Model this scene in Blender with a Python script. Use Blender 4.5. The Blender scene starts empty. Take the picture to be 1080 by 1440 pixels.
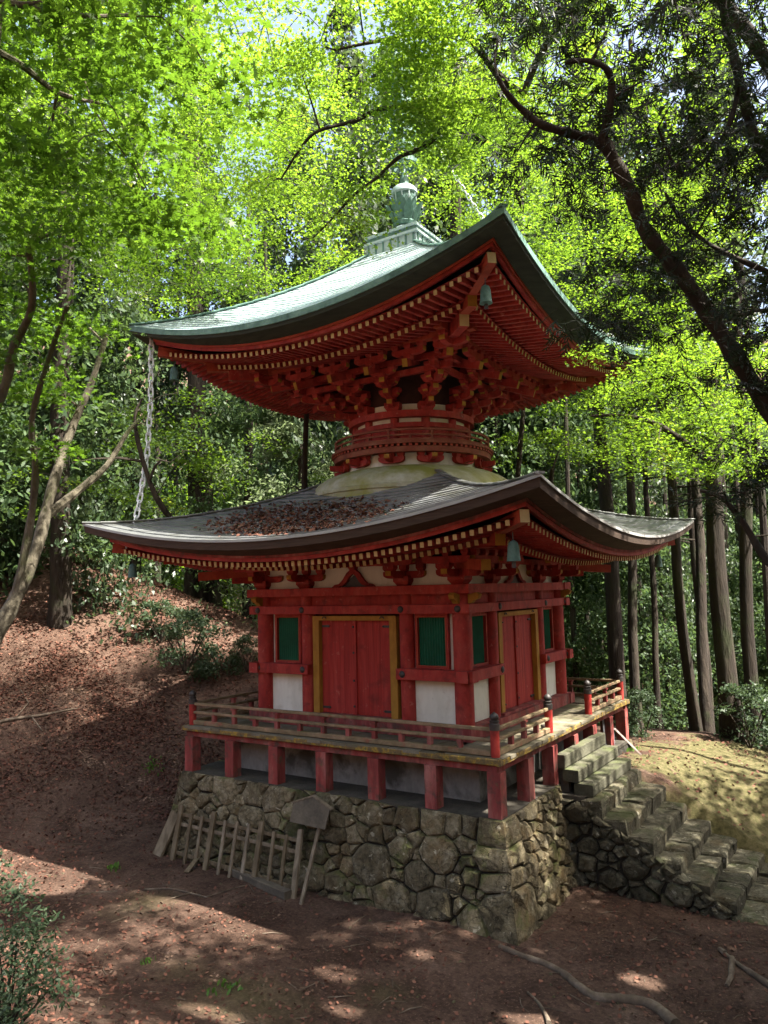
import bpy, math, random
import numpy as np
from math import sin, cos, pi, radians, sqrt, atan2, hypot
from mathutils import Vector, Matrix
random.seed(7); rng = np.random.default_rng(7)
scene = bpy.context.scene
COL = scene.collection

# ------------------------------------------------------------------ camera
FPX = 1067.44
CAM = Vector((7.834, -13.108, 2.186)); YAW, PIT, ROL = -0.57797, 0.10218, -0.024798
FWD = Vector((sin(YAW)*cos(PIT), cos(YAW)*cos(PIT), sin(PIT)))
_r = Vector((cos(YAW), -sin(YAW), 0)); _u = _r.cross(FWD)
RGT = _r*cos(ROL) + _u*sin(ROL); UPV = _u*cos(ROL) - _r*sin(ROL)
cam_d = bpy.data.cameras.new('camera'); cam = bpy.data.objects.new('camera', cam_d); COL.objects.link(cam)
cam.matrix_world = Matrix(((RGT.x, UPV.x, -FWD.x, CAM.x), (RGT.y, UPV.y, -FWD.y, CAM.y), (RGT.z, UPV.z, -FWD.z, CAM.z), (0, 0, 0, 1)))
cam_d.sensor_fit = 'VERTICAL'; cam_d.sensor_height = 36.0; cam_d.lens = FPX/1440*36
cam_d.clip_start = 0.05; cam_d.clip_end = 2000
scene.camera = cam
# ------------------------------------------------------------------ light
SUN_DIR = Vector((0.60, 0.055, 1.0)).normalized()          # towards the sun
SUN_EL = math.asin(SUN_DIR.z); SUN_AZ = atan2(SUN_DIR.x, SUN_DIR.y)
world = bpy.data.worlds.new('World'); scene.world = world; world.use_nodes = True
_n = world.node_tree.nodes; _n.clear()
_sky = _n.new('ShaderNodeTexSky'); _sky.sky_type = 'NISHITA'; _sky.sun_disc = False
_sky.sun_elevation = SUN_EL; _sky.sun_rotation = SUN_AZ; _sky.air_density = 1.0; _sky.dust_density = 7.0; _sky.ozone_density = 1.0
_bg = _n.new('ShaderNodeBackground'); _bg.inputs['Strength'].default_value = 0.095
_wo = _n.new('ShaderNodeOutputWorld')
world.node_tree.links.new(_sky.outputs[0], _bg.inputs['Color']); world.node_tree.links.new(_bg.outputs[0], _wo.inputs['Surface'])
sun_d = bpy.data.lights.new('sun', 'SUN'); sun_d.energy = 5.0; sun_d.angle = radians(0.55); sun_d.color = (1.0, 0.94, 0.84)
sun = bpy.data.objects.new('sun', sun_d); COL.objects.link(sun); sun.location = SUN_DIR*60
sun.rotation_euler = (-SUN_DIR).to_track_quat('-Z', 'Y').to_euler()
scene.view_settings.view_transform = 'Standard'; scene.view_settings.look = 'None'
scene.view_settings.gamma = 1.0; scene.view_settings.use_curve_mapping = False
scene.view_settings.exposure = 2.5
scene.render.engine = 'CYCLES'
cy = scene.cycles
cy.use_denoising = True; cy.max_bounces = 8; cy.diffuse_bounces = 4; cy.glossy_bounces = 2; cy.transmission_bounces = 5
cy.sample_clamp_indirect = 8.0; cy.caustics_reflective = False; cy.caustics_refractive = False
cy.use_adaptive_sampling = True; cy.adaptive_threshold = 0.012

# ------------------------------------------------------------------ materials
def _nt(name):
    m = bpy.data.materials.new(name); m.use_nodes = True
    nt = m.node_tree; nt.nodes.clear()
    return m, nt, nt.nodes, nt.links
def _noise(nt, vec, scale, detail=4, rough=.55, dist=0.0):
    n = nt.nodes.new('ShaderNodeTexNoise'); n.inputs['Scale'].default_value = scale; n.inputs['Detail'].default_value = detail
    n.inputs['Roughness'].default_value = rough; n.inputs['Distortion'].default_value = dist
    nt.links.new(vec, n.inputs['Vector']); return n.outputs['Fac']
def _ramp(nt, fac, stops):
    r = nt.nodes.new('ShaderNodeValToRGB'); e = r.color_ramp.elements
    while len(e) < len(stops): e.new(0.5)
    for k, (p, c) in enumerate(stops):
        e[k].position = p; e[k].color = (*c, 1) if len(c) == 3 else c
    nt.links.new(fac, r.inputs[0]); return r.outputs[0]
def _mix(nt, fac, a, b, mode='MIX'):
    m = nt.nodes.new('ShaderNodeMix'); m.data_type = 'RGBA'; m.blend_type = mode
    for s, v in ((0, fac), (6, a), (7, b)):
        if hasattr(v, 'is_output'): nt.links.new(v, m.inputs[s])
        elif s == 0: m.inputs[0].default_value = v
        else: m.inputs[s].default_value = (*v, 1)
    return m.outputs[2]
def _math(nt, op, a, b=None, clamp=False):
    m = nt.nodes.new('ShaderNodeMath'); m.operation = op; m.use_clamp = clamp
    for k, v in ((0, a), (1, b)):
        if v is None: continue
        if hasattr(v, 'is_output'): nt.links.new(v, m.inputs[k])
        else: m.inputs[k].default_value = v
    return m.outputs[0]
def pmat(name, stops, scale=3.0, stretch=(1, 1, 1), rough=.75, bump=.3, bscale=40, bdist=.01, moss=None, spots=None, fine=None, metallic=0.0, piece=0.0, spec=.3, bstretch=None, coord='pos'):
    """colour ramp over world-space noise + optional stain layers + bump; piece = value change per object"""
    m, nt, N, L = _nt(name)
    geo = N.new('ShaderNodeNewGeometry')
    if coord == 'obj':
        tc = N.new('ShaderNodeTexCoord'); base = tc.outputs['Object']
        oi0 = N.new('ShaderNodeObjectInfo'); add = N.new('ShaderNodeVectorMath'); add.operation = 'ADD'
        sc = N.new('ShaderNodeVectorMath'); sc.operation = 'SCALE'; sc.inputs['Scale'].default_value = 1.0
        cmb = N.new('ShaderNodeCombineXYZ'); r50 = _math(nt, 'MULTIPLY', oi0.outputs['Random'], 50.0)
        for k in range(3): L.new(r50, cmb.inputs[k])
        L.new(base, add.inputs[0]); L.new(cmb.outputs[0], add.inputs[1]); base = add.outputs[0]
    else: base = geo.outputs['Position']
    mp = N.new('ShaderNodeMapping'); mp.inputs['Scale'].default_value = stretch; L.new(base, mp.inputs[0])
    f = _noise(nt, mp.outputs[0], scale, 6, .6, .3)
    col = _ramp(nt, f, stops)
    if fine:
        f2 = _noise(nt, mp.outputs[0], fine[0], 3, .6)
        col = _mix(nt, fine[1], col, _ramp(nt, f2, [(.3, (.45,)*3), (.7, (1.0,)*3)]), 'MULTIPLY')
    if spots:
        for (c, sc_, lo, hi, amt) in spots:
            s = _ramp(nt, _noise(nt, base, sc_, 5, .6, .4), [(lo, (0, 0, 0)), (hi, (amt,)*3)])
            col = _mix(nt, s, col, c)
    if moss:
        c, sc_, lo, hi, up = moss
        s = _noise(nt, base, sc_, 5, .65, .2)
        if up:
            sep = N.new('ShaderNodeSeparateXYZ'); L.new(geo.outputs['Normal'], sep.inputs[0])
            s = _math(nt, 'ADD', s, _math(nt, 'MULTIPLY', sep.outputs[2], up))
        col = _mix(nt, _ramp(nt, s, [(lo, (0, 0, 0)), (hi, (1, 1, 1))]), col, c)
    if piece:
        oi = N.new('ShaderNodeObjectInfo')
        hv = N.new('ShaderNodeHueSaturation'); L.new(col, hv.inputs['Color'])
        L.new(_math(nt, 'ADD', _math(nt, 'MULTIPLY', oi.outputs['Random'], 2*piece), 1-piece), hv.inputs['Value'])
        L.new(_math(nt, 'ADD', _math(nt, 'MULTIPLY', oi.outputs['Random'], -.3), 1.1), hv.inputs['Saturation'])
        col = hv.outputs[0]
    b = N.new('ShaderNodeBsdfPrincipled'); L.new(col, b.inputs['Base Color'])
    b.inputs['Roughness'].default_value = rough; b.inputs['Metallic'].default_value = metallic
    b.inputs['Specular IOR Level'].default_value = spec
    if bump:
        mpb = N.new('ShaderNodeMapping'); mpb.inputs['Scale'].default_value = bstretch or stretch; L.new(base, mpb.inputs[0])
        bp = N.new('ShaderNodeBump'); bp.inputs['Strength'].default_value = bump; bp.inputs['Distance'].default_value = bdist
        L.new(_noise(nt, mpb.outputs[0], bscale, 5, .65), bp.inputs['Height']); L.new(bp.outputs[0], b.inputs['Normal'])
    o = N.new('ShaderNodeOutputMaterial'); L.new(b.outputs[0], o.inputs[0])
    return m
def leafmat(name, c_a, c_b, c_t, rare=None, trans=.5, rough=.5, spec=.3):
    """leaf: each leaf (mesh island) its own tint; light passes through"""
    m, nt, N, L = _nt(name)
    geo = N.new('ShaderNodeNewGeometry')
    col = _ramp(nt, geo.outputs['Random Per Island'], [(0, c_a), (1, c_b)])
    tcol = _ramp(nt, geo.outputs['Random Per Island'], [(0, tuple(v*.75 for v in c_t)), (1, c_t)])
    if rare:
        s = _ramp(nt, _noise(nt, geo.outputs['Position'], rare[1], 2), [(rare[2], (0, 0, 0)), (rare[2]+.1, (1, 1, 1))])
        col = _mix(nt, s, col, rare[0]); tcol = _mix(nt, s, tcol, tuple(min(1, v*2.0) for v in rare[0]))
    b = N.new('ShaderNodeBsdfPrincipled'); L.new(col, b.inputs['Base Color']); b.inputs['Roughness'].default_value = rough
    b.inputs['Specular IOR Level'].default_value = spec
    t = N.new('ShaderNodeBsdfTranslucent'); L.new(tcol, t.inputs['Color'])
    mx = N.new('ShaderNodeMixShader'); mx.inputs[0].default_value = trans
    L.new(b.outputs[0], mx.inputs[1]); L.new(t.outputs[0], mx.inputs[2])
    o = N.new('ShaderNodeOutputMaterial'); L.new(mx.outputs[0], o.inputs[0])
    return m
def stonemat(name, dark, mid, light, pale, mosscol, moss_lo, piece):
    """rough weathered stone: deep fractal tone, dark cracks, pale lichen, moss; tone differs stone by stone"""
    m, nt, N, L = _nt(name); geo = N.new('ShaderNodeNewGeometry'); P = geo.outputs['Position']; oi = N.new('ShaderNodeObjectInfo')
    f = _noise(nt, P, 4.5, 12, .74, .6)
    col = _ramp(nt, f, [(.30, dark), (.46, mid), (.58, light), (.74, pale)])
    g = _noise(nt, P, 16, 10, .75, .3); col = _mix(nt, .8, col, _ramp(nt, g, [(.34, (.38, .36, .33)), (.5, (.9, .9, .9)), (.66, (1.35, 1.33, 1.28))]), 'MULTIPLY')
    vo = N.new('ShaderNodeTexVoronoi'); vo.feature = 'DISTANCE_TO_EDGE'; vo.inputs['Scale'].default_value = 3.2
    wv = N.new('ShaderNodeVectorMath'); wv.operation = 'MULTIPLY_ADD'; nz = N.new('ShaderNodeTexNoise'); nz.inputs['Scale'].default_value = 5; L.new(P, nz.inputs['Vector'])
    L.new(nz.outputs['Color'], wv.inputs[0]); wv.inputs[1].default_value = (.5, .5, .5); L.new(P, wv.inputs[2]); L.new(wv.outputs[0], vo.inputs['Vector'])
    crack = _ramp(nt, vo.outputs['Distance'], [(.0, (1, 1, 1)), (.018, (0, 0, 0))]); col = _mix(nt, _math(nt, 'MULTIPLY', crack, .65), col, tuple(v*.3 for v in dark))
    rust = _ramp(nt, _noise(nt, P, 1.9, 5, .65), [(.52, (0, 0, 0)), (.68, (.65,)*3)]); col = _mix(nt, rust, col, (mid[0]*1.05, mid[1]*.82, mid[2]*.6))
    lic = _ramp(nt, _noise(nt, P, 8.5, 6, .6, .5), [(.63, (0, 0, 0)), (.69, (.6,)*3)]); col = _mix(nt, lic, col, tuple(min(.5, v*1.7) for v in pale))
    sep = N.new('ShaderNodeSeparateXYZ'); L.new(geo.outputs['Normal'], sep.inputs[0])
    ms = _math(nt, 'ADD', _noise(nt, P, 1.7, 6, .68, .3), _math(nt, 'MULTIPLY', sep.outputs[2], .10)); col = _mix(nt, _ramp(nt, ms, [(moss_lo, (0, 0, 0)), (moss_lo+.14, (.85,)*3)]), col, mosscol)
    hv = N.new('ShaderNodeHueSaturation'); L.new(col, hv.inputs['Color'])
    L.new(_math(nt, 'ADD', _math(nt, 'MULTIPLY', oi.outputs['Random'], 2*piece), 1-piece), hv.inputs['Value'])
    b = N.new('ShaderNodeBsdfPrincipled'); L.new(hv.outputs[0], b.inputs['Base Color']); b.inputs['Roughness'].default_value = .93; b.inputs['Specular IOR Level'].default_value = .2
    bp = N.new('ShaderNodeBump'); bp.inputs['Strength'].default_value = 1.0; bp.inputs['Distance'].default_value = .06
    L.new(_math(nt, 'ADD', _noise(nt, P, 7, 12, .72, .4), _math(nt, 'MULTIPLY', crack, -.25)), bp.inputs['Height']); L.new(bp.outputs[0], b.inputs['Normal'])
    o = N.new('ShaderNodeOutputMaterial'); L.new(b.outputs[0], o.inputs[0]); return m
M = {}
M['red'] = pmat('vermilion_paint', [(.28, (.22, .016, .012)), (.48, (.33, .027, .020)), (.7, (.40, .062, .046))], 4.0, (1, 1, .45), .68, .4, 25, .006, spots=[((.085, .014, .010), 4.5, .54, .70, .65), ((.42, .17, .13), 10.0, .62, .70, .5)], fine=(14, .5), spec=.3)
M['door'] = pmat('vermilion_boards', [(.28, (.21, .014, .011)), (.48, (.33, .025, .018)), (.7, (.40, .05, .036))], 2.6, (3, 3, .2), .7, .5, 14, .006, spots=[((.08, .013, .009), 2.6, .55, .72, .6), ((.42, .16, .12), 8.0, .62, .70, .4)], fine=(9, .5), bstretch=(4, 4, .2))
M['faded'] = pmat('faded_red_wood', [(.28, (.13, .026, .021)), (.48, (.26, .05, .044)), (.7, (.37, .15, .125))], 4.0, (1, 1, .25), .9, .6, 14, .012, spots=[((.06, .045, .033), 4.5, .5, .66, .8), ((.085, .09, .04), 6.0, .6, .70, .6)], fine=(13, .6), bstretch=(3, 3, .3))
M['rail'] = pmat('weathered_rail_wood', [(.28, (.11, .075, .042)), (.48, (.21, .155, .088)), (.7, (.30, .20, .125))], 4.0, (1, 1, 1), .92, .6, 20, .01, spots=[((.24, .06, .04), 6.0, .58, .68, .6)], moss=((.095, .092, .03), 5, .58, .8, .12), fine=(14, .5))
M['deck'] = pmat('weathered_deck_wood', [(.25, (.09, .078, .05)), (.5, (.15, .13, .085)), (.75, (.21, .185, .13))], 2.2, (1, 1, 1), .92, .6, 30, .008, moss=((.075, .085, .026), 3, .62, .86, .1), fine=(40, .5), piece=.2)
M['lichen'] = pmat('lichen_edge_wood', [(.3, (.10, .075, .042)), (.5, (.17, .12, .05)), (.6, (.36, .23, .035)), (.68, (.12, .115, .045))], 9.0, (1, 1, 1), .95, .9, 25, .02, fine=(50, .5))
M['yellow'] = pmat('ochre_paint', [(.3, (.27, .125, .016)), (.7, (.40, .21, .03))], 4, (1, 1, .4), .75, .3, 25, .005, fine=(14, .4))
M['cream'] = pmat('cream_paint', [(.3, (.40, .29, .13)), (.7, (.52, .40, .20))], 5, (1, 1, 1), .8, .1, 60, .003)
M['orange'] = pmat('orange_red_paint', [(.3, (.30, .036, .018)), (.7, (.38, .07, .034))], 4, (1, 1, 1), .68, .3, 25, .005, fine=(14, .45))
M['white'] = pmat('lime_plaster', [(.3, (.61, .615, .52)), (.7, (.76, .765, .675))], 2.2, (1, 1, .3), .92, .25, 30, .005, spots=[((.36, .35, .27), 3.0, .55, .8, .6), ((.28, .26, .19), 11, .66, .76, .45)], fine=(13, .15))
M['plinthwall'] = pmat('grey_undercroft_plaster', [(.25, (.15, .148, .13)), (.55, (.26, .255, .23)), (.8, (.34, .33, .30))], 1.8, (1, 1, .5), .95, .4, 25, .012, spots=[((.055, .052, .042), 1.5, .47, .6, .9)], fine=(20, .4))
M['plinth'] = pmat('damp_ledge_earth', [(.3, (.038, .034, .026)), (.7, (.085, .075, .057))], 4, (1, 1, 1), .95, .6, 30, .015, fine=(30, .5))
M['green'] = pmat('green_lattice_paint', [(.3, (.003, .065, .032)), (.7, (.006, .11, .055))], 3, (1, 1, 1), .6, .1, 40, .002)
M['iron'] = pmat('black_iron', [(.3, (.018, .016, .014)), (.7, (.04, .034, .03))], 8, (1, 1, 1), .55, .2, 60, .002, spec=.5)
M['dark'] = pmat('dark_interior_shade', [(.3, (.03, .012, .009)), (.7, (.06, .022, .016))], 4, (1, 1, 1), .9, .2)  # hidden core and ceiling; also puts deep shade into the bracket zone
M['copper'] = pmat('verdigris_copper', [(.25, (.24, .33, .345)), (.5, (.32, .41, .425)), (.75, (.40, .475, .49))], 2.2, (1, 1, 1), .34, .3, 18, .008, spots=[((.13, .18, .17), 1.6, .58, .72, .6)], fine=(14, .4), spec=.6, piece=.12)
M['copper_edge'] = pmat('verdigris_edge', [(.25, (.05, .10, .085)), (.5, (.11, .20, .17)), (.75, (.17, .28, .24))], 5, (1, 1, 1), .6, .3, 30, .006, fine=(20, .35))
M['bronze'] = pmat('patina_bronze', [(.3, (.05, .105, .085)), (.6, (.10, .19, .16)), (.8, (.20, .30, .26))], 8, (1, 1, 1), .6, .3, 30, .006, metallic=.1, spec=.4, fine=(14, .4))
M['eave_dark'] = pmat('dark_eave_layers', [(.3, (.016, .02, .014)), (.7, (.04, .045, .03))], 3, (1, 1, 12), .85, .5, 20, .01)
M['roof2'] = pmat('weathered_grey_roof_sheet', [(.25, (.085, .09, .09)), (.5, (.14, .147, .148)), (.75, (.21, .218, .218))], 1.8, (1, 1, 1), .36, .45, 14, .01, spots=[((.05, .052, .036), 1.2, .5, .66, .8), ((.26, .27, .27), 5, .64, .74, .4)], fine=(12, .5), spec=.6, piece=.18)
M['roof_edge'] = pmat('pale_roof_rim', [(.3, (.22, .225, .22)), (.7, (.32, .325, .315))], 3, (1, 1, 1), .45, .2)
M['balcony'] = pmat('weathered_balcony_wood', [(.25, (.14, .04, .022)), (.5, (.22, .06, .034)), (.75, (.27, .12, .07))], 3, (1, 1, .6), .85, .4, 40, .006, spots=[((.07, .05, .03), 4, .56, .7, .6)], fine=(35, .4))
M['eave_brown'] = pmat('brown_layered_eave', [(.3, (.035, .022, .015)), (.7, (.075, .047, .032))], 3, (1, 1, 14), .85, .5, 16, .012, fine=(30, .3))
M['dome'] = pmat('mossy_plaster_dome', [(.25, (.30, .29, .20)), (.5, (.46, .45, .36)), (.75, (.60, .59, .52))], 1.5, (1, 1, 1), .95, .4, 22, .015, moss=((.215, .215, .045), .9, .32, .56, 0), spots=[((.10, .11, .03), 5, .6, .72, .5)], fine=(14, .45))
M['stone'] = stonemat('fieldstone', (.050, .040, .022), (.125, .103, .060), (.19, .162, .104), (.30, .27, .20), (.075, .085, .024), .56, .42)
M['stair_stone'] = stonemat('mossy_stair_stone', (.032, .028, .018), (.080, .073, .047), (.125, .115, .080), (.24, .225, .175), (.05, .06, .022), .60, .38)
M['joint'] = pmat('dark_joint_earth', [(.3, (.018, .016, .012)), (.7, (.04, .035, .026))], 8, (1, 1, 1), 1.0, .6, 20, .02)
M['oldwood'] = pmat('old_brown_wood', [(.25, (.075, .055, .032)), (.5, (.16, .122, .075)), (.75, (.27, .22, .15))], 5, (1, 1, .4), .92, .7, 20, .01, fine=(14, .6), piece=.3, coord='obj')
M['darkwood'] = pmat('dark_old_wood', [(.25, (.05, .04, .03)), (.5, (.09, .075, .055)), (.75, (.15, .125, .09))], 3, (1, 1, 1), .92, .6, 40, .006, fine=(30, .45))
M['step_wood'] = pmat('mossy_step_timber', [(.25, (.05, .048, .03)), (.5, (.088, .085, .056)), (.75, (.145, .14, .10))], 2.6, (1, .5, 1), .92, .8, 25, .015, moss=((.065, .08, .024), 2.4, .55, .85, .12), spots=[((.22, .22, .18), 6, .66, .76, .5)], fine=(30, .5))
M['steel'] = pmat('galvanised_chain', [(.3, (.62, .66, .70)), (.7, (.78, .82, .86))], 6, (1, 1, 1), .45, .1, 60, .002, metallic=.0, spec=.6)
M['bark'] = pmat('cedar_bark', [(.25, (.012, .009, .006)), (.5, (.028, .021, .015)), (.75, (.062, .049, .036))], 5, (1, 1, .12), .95, 1.0, 14, .06, moss=((.026, .035, .012), 1.2, .52, .74, 0), bstretch=(1, 1, .12), fine=(14, .5))
M['maplebark'] = pmat('maple_bark', [(.25, (.05, .042, .028)), (.5, (.105, .09, .062)), (.75, (.18, .16, .12))], 5, (1, 1, .5), .92, .8, 25, .025, moss=((.06, .072, .024), 1.8, .5, .68, 0), fine=(30, .5))
M['darkbark'] = pmat('dark_wet_bark', [(.25, (.018, .014, .010)), (.5, (.034, .026, .018)), (.75, (.06, .05, .035))], 6, (1, 1, .4), .92, .8, 25, .02, fine=(30, .4))
M['litterbranch'] = pmat('bare_fallen_wood', [(.25, (.05, .036, .024)), (.5, (.11, .082, .058)), (.75, (.20, .16, .12))], 6, (1, 1, 1), .9, .6, 30, .01, fine=(30, .4))
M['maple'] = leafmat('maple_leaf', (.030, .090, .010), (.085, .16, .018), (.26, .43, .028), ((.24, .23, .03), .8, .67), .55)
M['maple_shaded'] = leafmat('maple_leaf_shaded', (.024, .066, .007), (.055, .115, .012), (.14, .27, .018), None, .5)  # darker copy of the maple leaf, canopy shade put into its colour
M['evergreen'] = leafmat('evergreen_leaf', (.018, .042, .014), (.052, .088, .035), (.13, .21, .06), None, .38, .55, .22)
M['cedar'] = leafmat('cedar_needles', (.016, .034, .014), (.04, .065, .028), (.10, .15, .05), None, .35, .45, .5)
M['nagi'] = leafmat('dark_conifer_needles', (.006, .013, .005), (.014, .026, .009), (.022, .04, .010), None, .28, .5, .3)
M['pale'] = leafmat('pale_undergrowth_leaf', (.06, .09, .04), (.13, .16, .085), (.26, .34, .15), None, .45, .55, .25)
M['shrub'] = leafmat('glossy_shrub_leaf', (.022, .045, .020), (.06, .088, .046), (.09, .14, .05), None, .3, .52, .28)
M['litter'] = leafmat('dead_leaf_litter', (.045, .018, .012), (.16, .070, .046), (.10, .035, .02), ((.20, .13, .09), 1.7, .60), .06, .8, .2)
M['grass'] = leafmat('fresh_weed', (.05, .12, .02), (.10, .2, .03), (.18, .32, .04), None, .4)

# ------------------------------------------------------------------ mesh + object helpers
ORG = {}
class MB:
    def __init__(s): s.v = []; s.f = []; s.mi = []
    def add(s, vs, fs, mi=0):
        o = len(s.v); s.v += [tuple(p) for p in vs]
        for f in fs: s.f.append(tuple(i+o for i in f)); s.mi.append(mi)
        return s
    def box(s, a, b, mi=0):
        x0, y0, z0 = a; x1, y1, z1 = b
        return s.add([(x0, y0, z0), (x1, y0, z0), (x1, y1, z0), (x0, y1, z0), (x0, y0, z1), (x1, y0, z1), (x1, y1, z1), (x0, y1, z1)],
                     [(0, 3, 2, 1), (4, 5, 6, 7), (0, 1, 5, 4), (1, 2, 6, 5), (2, 3, 7, 6), (3, 0, 4, 7)], mi)
    def bar(s, p, q, w, h, up=(0, 0, 1), mi=0, mi_end=None, ch=0.0):
        """box beam from p to q, w wide, h high, centred on the line; ch cuts the long edges"""
        p, q = Vector(p), Vector(q); d = (q-p).normalized(); upv = Vector(up)
        r = d.cross(upv)
        if r.length < 1e-5: r = d.cross(Vector((0, 1, 0)))
        r.normalize(); u = r.cross(d)
        if ch: c = ch; prof = [(-w/2+c, -h/2), (w/2-c, -h/2), (w/2, -h/2+c), (w/2, h/2-c), (w/2-c, h/2), (-w/2+c, h/2), (-w/2, h/2-c), (-w/2, -h/2+c)]
        else: prof = [(-w/2, -h/2), (w/2, -h/2), (w/2, h/2), (-w/2, h/2)]
        n = len(prof)
        vs = [e + r*a + u*b for e in (p, q) for a, b in prof]
        o = len(s.v); s.add(vs, [(i, (i+1) % n, n+(i+1) % n, n+i) for i in range(n)], mi)
        me = mi if mi_end is None else mi_end
        s.f.append(tuple(o+i for i in reversed(range(n)))); s.mi.append(mi); s.f.append(tuple(o+n+i for i in range(n))); s.mi.append(me)
        return s
    def prism(s, poly, axis_o, e1, e2, e3, t, mi=0):
        """2-D polygon (a,b) on axes e1,e2 at axis_o extruded by t along e3"""
        o3, e1, e2, e3 = Vector(axis_o), Vector(e1), Vector(e2), Vector(e3); n = len(poly)
        vs = [o3+e1*a+e2*b for a, b in poly] + [o3+e1*a+e2*b+e3*t for a, b in poly]
        return s.add(vs, [tuple(reversed(range(n))), tuple(range(n, 2*n))] + [(i, (i+1) % n, n+(i+1) % n, n+i) for i in range(n)], mi)
    def lathe(s, prof, c=(0, 0, 0), n=24, mi=0, a0=0.0, a1=2*pi, close=True):
        full = abs(a1-a0-2*pi) < 1e-6; m = n if full else n+1
        vs = [(c[0]+r*cos(a0+(a1-a0)*i/n), c[1]+r*sin(a0+(a1-a0)*i/n), c[2]+z) for r, z in prof for i in range(m)]
        fs = [(k*m+i, k*m+(i+1) % m, (k+1)*m+(i+1) % m, (k+1)*m+i) for k in range(len(prof)-1) for i in range(n if not full else m)]
        if close and full:
            if prof[0][0] > 1e-6: fs.append(tuple(reversed(range(m))))
            if prof[-1][0] > 1e-6: fs.append(tuple((len(prof)-1)*m+i for i in range(m)))
        return s.add(vs, fs, mi)
    def tube(s, pts, radii, n=8, mi=0, cap=True):
        pts = [Vector(p) for p in pts]; vs = []; up = None
        for i, p in enumerate(pts):
            d = (pts[min(i+1, len(pts)-1)]-pts[max(i-1, 0)])
            d = d.normalized() if d.length > 1e-9 else Vector((0, 0, 1))
            if up is None: up = Vector((0, 0, 1)) if abs(d.z) < .9 else Vector((1, 0, 0))
            r = d.cross(up).normalized(); up = r.cross(d).normalized()
            vs += [p + (r*cos(2*pi*k/n)+up*sin(2*pi*k/n))*radii[i] for k in range(n)]
        fs = [(i*n+k, i*n+(k+1) % n, (i+1)*n+(k+1) % n, (i+1)*n+k) for i in range(len(pts)-1) for k in range(n)]
        if cap: fs += [tuple(reversed(range(n))), tuple((len(pts)-1)*n+k for k in range(n))]
        return s.add(vs, fs, mi)
    def ring(s, r, z0, z1, dr, n=48, mi=0, c=(0, 0)):
        return s.lathe([(r-dr, z0), (r, z0), (r, z1), (r-dr, z1), (r-dr, z0)], (c[0], c[1], 0), n, mi, close=False)
    def mesh(s, name, origin=(0, 0, 0), smooth=False):
        me = bpy.data.meshes.new(name); o = Vector(origin)
        me.from_pydata([(v[0]-o.x, v[1]-o.y, v[2]-o.z) for v in s.v], [], s.f)
        if any(s.mi): me.polygons.foreach_set('material_index', s.mi)
        if smooth: me.polygons.foreach_set('use_smooth', [True]*len(me.polygons)); me.set_sharp_from_angle(angle=radians(42))
        me.update(); return me
def put(name, me, mats, parent=None, origin=(0, 0, 0), rot=(0, 0, 0), scale=(1, 1, 1), **props):
    if me is not None and not me.materials:
        for m in (mats if isinstance(mats, (list, tuple)) else [mats]): me.materials.append(M[m] if isinstance(m, str) else m)
    o = bpy.data.objects.new(name, me); COL.objects.link(o)
    po = ORG[parent.name] if parent else Vector((0, 0, 0))
    o.location = Vector(origin)-po; o.rotation_euler = rot; o.scale = scale
    if parent: o.parent = parent
    ORG[o.name] = Vector(origin)
    for k, v in props.items(): o[k] = v
    return o
def build(name, mb, mats, parent=None, origin=None, smooth=False, **props):
    if origin is None:
        a = np.array(mb.v); lo, hi = a.min(0), a.max(0); origin = ((lo[0]+hi[0])/2, (lo[1]+hi[1])/2, lo[2])
    return put(name, mb.mesh(name, origin, smooth), mats, parent, origin, **props)
def empty(name, origin, parent=None, **props):
    return put(name, None, None, parent, origin, **props)
def rotz(p, k):
    c, s = [(1, 0), (0, 1), (-1, 0), (0, -1)][k % 4]
    return Vector((c*p[0]-s*p[1], s*p[0]+c*p[1], p[2]))
def four(name, mb, mats, parent, ks=(0, 1, 2, 3), **kw):
    """build a piece of the south side and set linked copies on the other sides"""
    o = build(name, mb, mats, parent, **kw); org = ORG[o.name]
    for k in ks:
        if k: put(name, o.data, mats, parent, rotz(org, k), (0, 0, k*pi/2))
    return o
def npmesh(name, verts, sizes, loops, mat, smooth=False):
    """big mesh from numpy: verts (n,3), polygon sizes, loop vertex indices"""
    me = bpy.data.meshes.new(name); me.vertices.add(len(verts)); me.vertices.foreach_set('co', np.asarray(verts, np.float32).ravel())
    me.loops.add(len(loops)); me.loops.foreach_set('vertex_index', np.asarray(loops, np.int32))
    st = np.zeros(len(sizes), np.int32); st[1:] = np.cumsum(sizes)[:-1]
    me.polygons.add(len(sizes)); me.polygons.foreach_set('loop_start', st); me.polygons.foreach_set('loop_total', np.asarray(sizes, np.int32))
    if smooth: me.polygons.foreach_set('use_smooth', np.ones(len(sizes), bool))
    me.update(calc_edges=True); me.materials.append(M[mat] if isinstance(mat, str) else mat); return me
def ray(px, py):
    return (FWD + RGT*((px-540)/FPX) + UPV*((720-py)/FPX))
def at(px, py, dist):
    v = ray(px, py); return CAM + v.normalized()*dist
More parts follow.
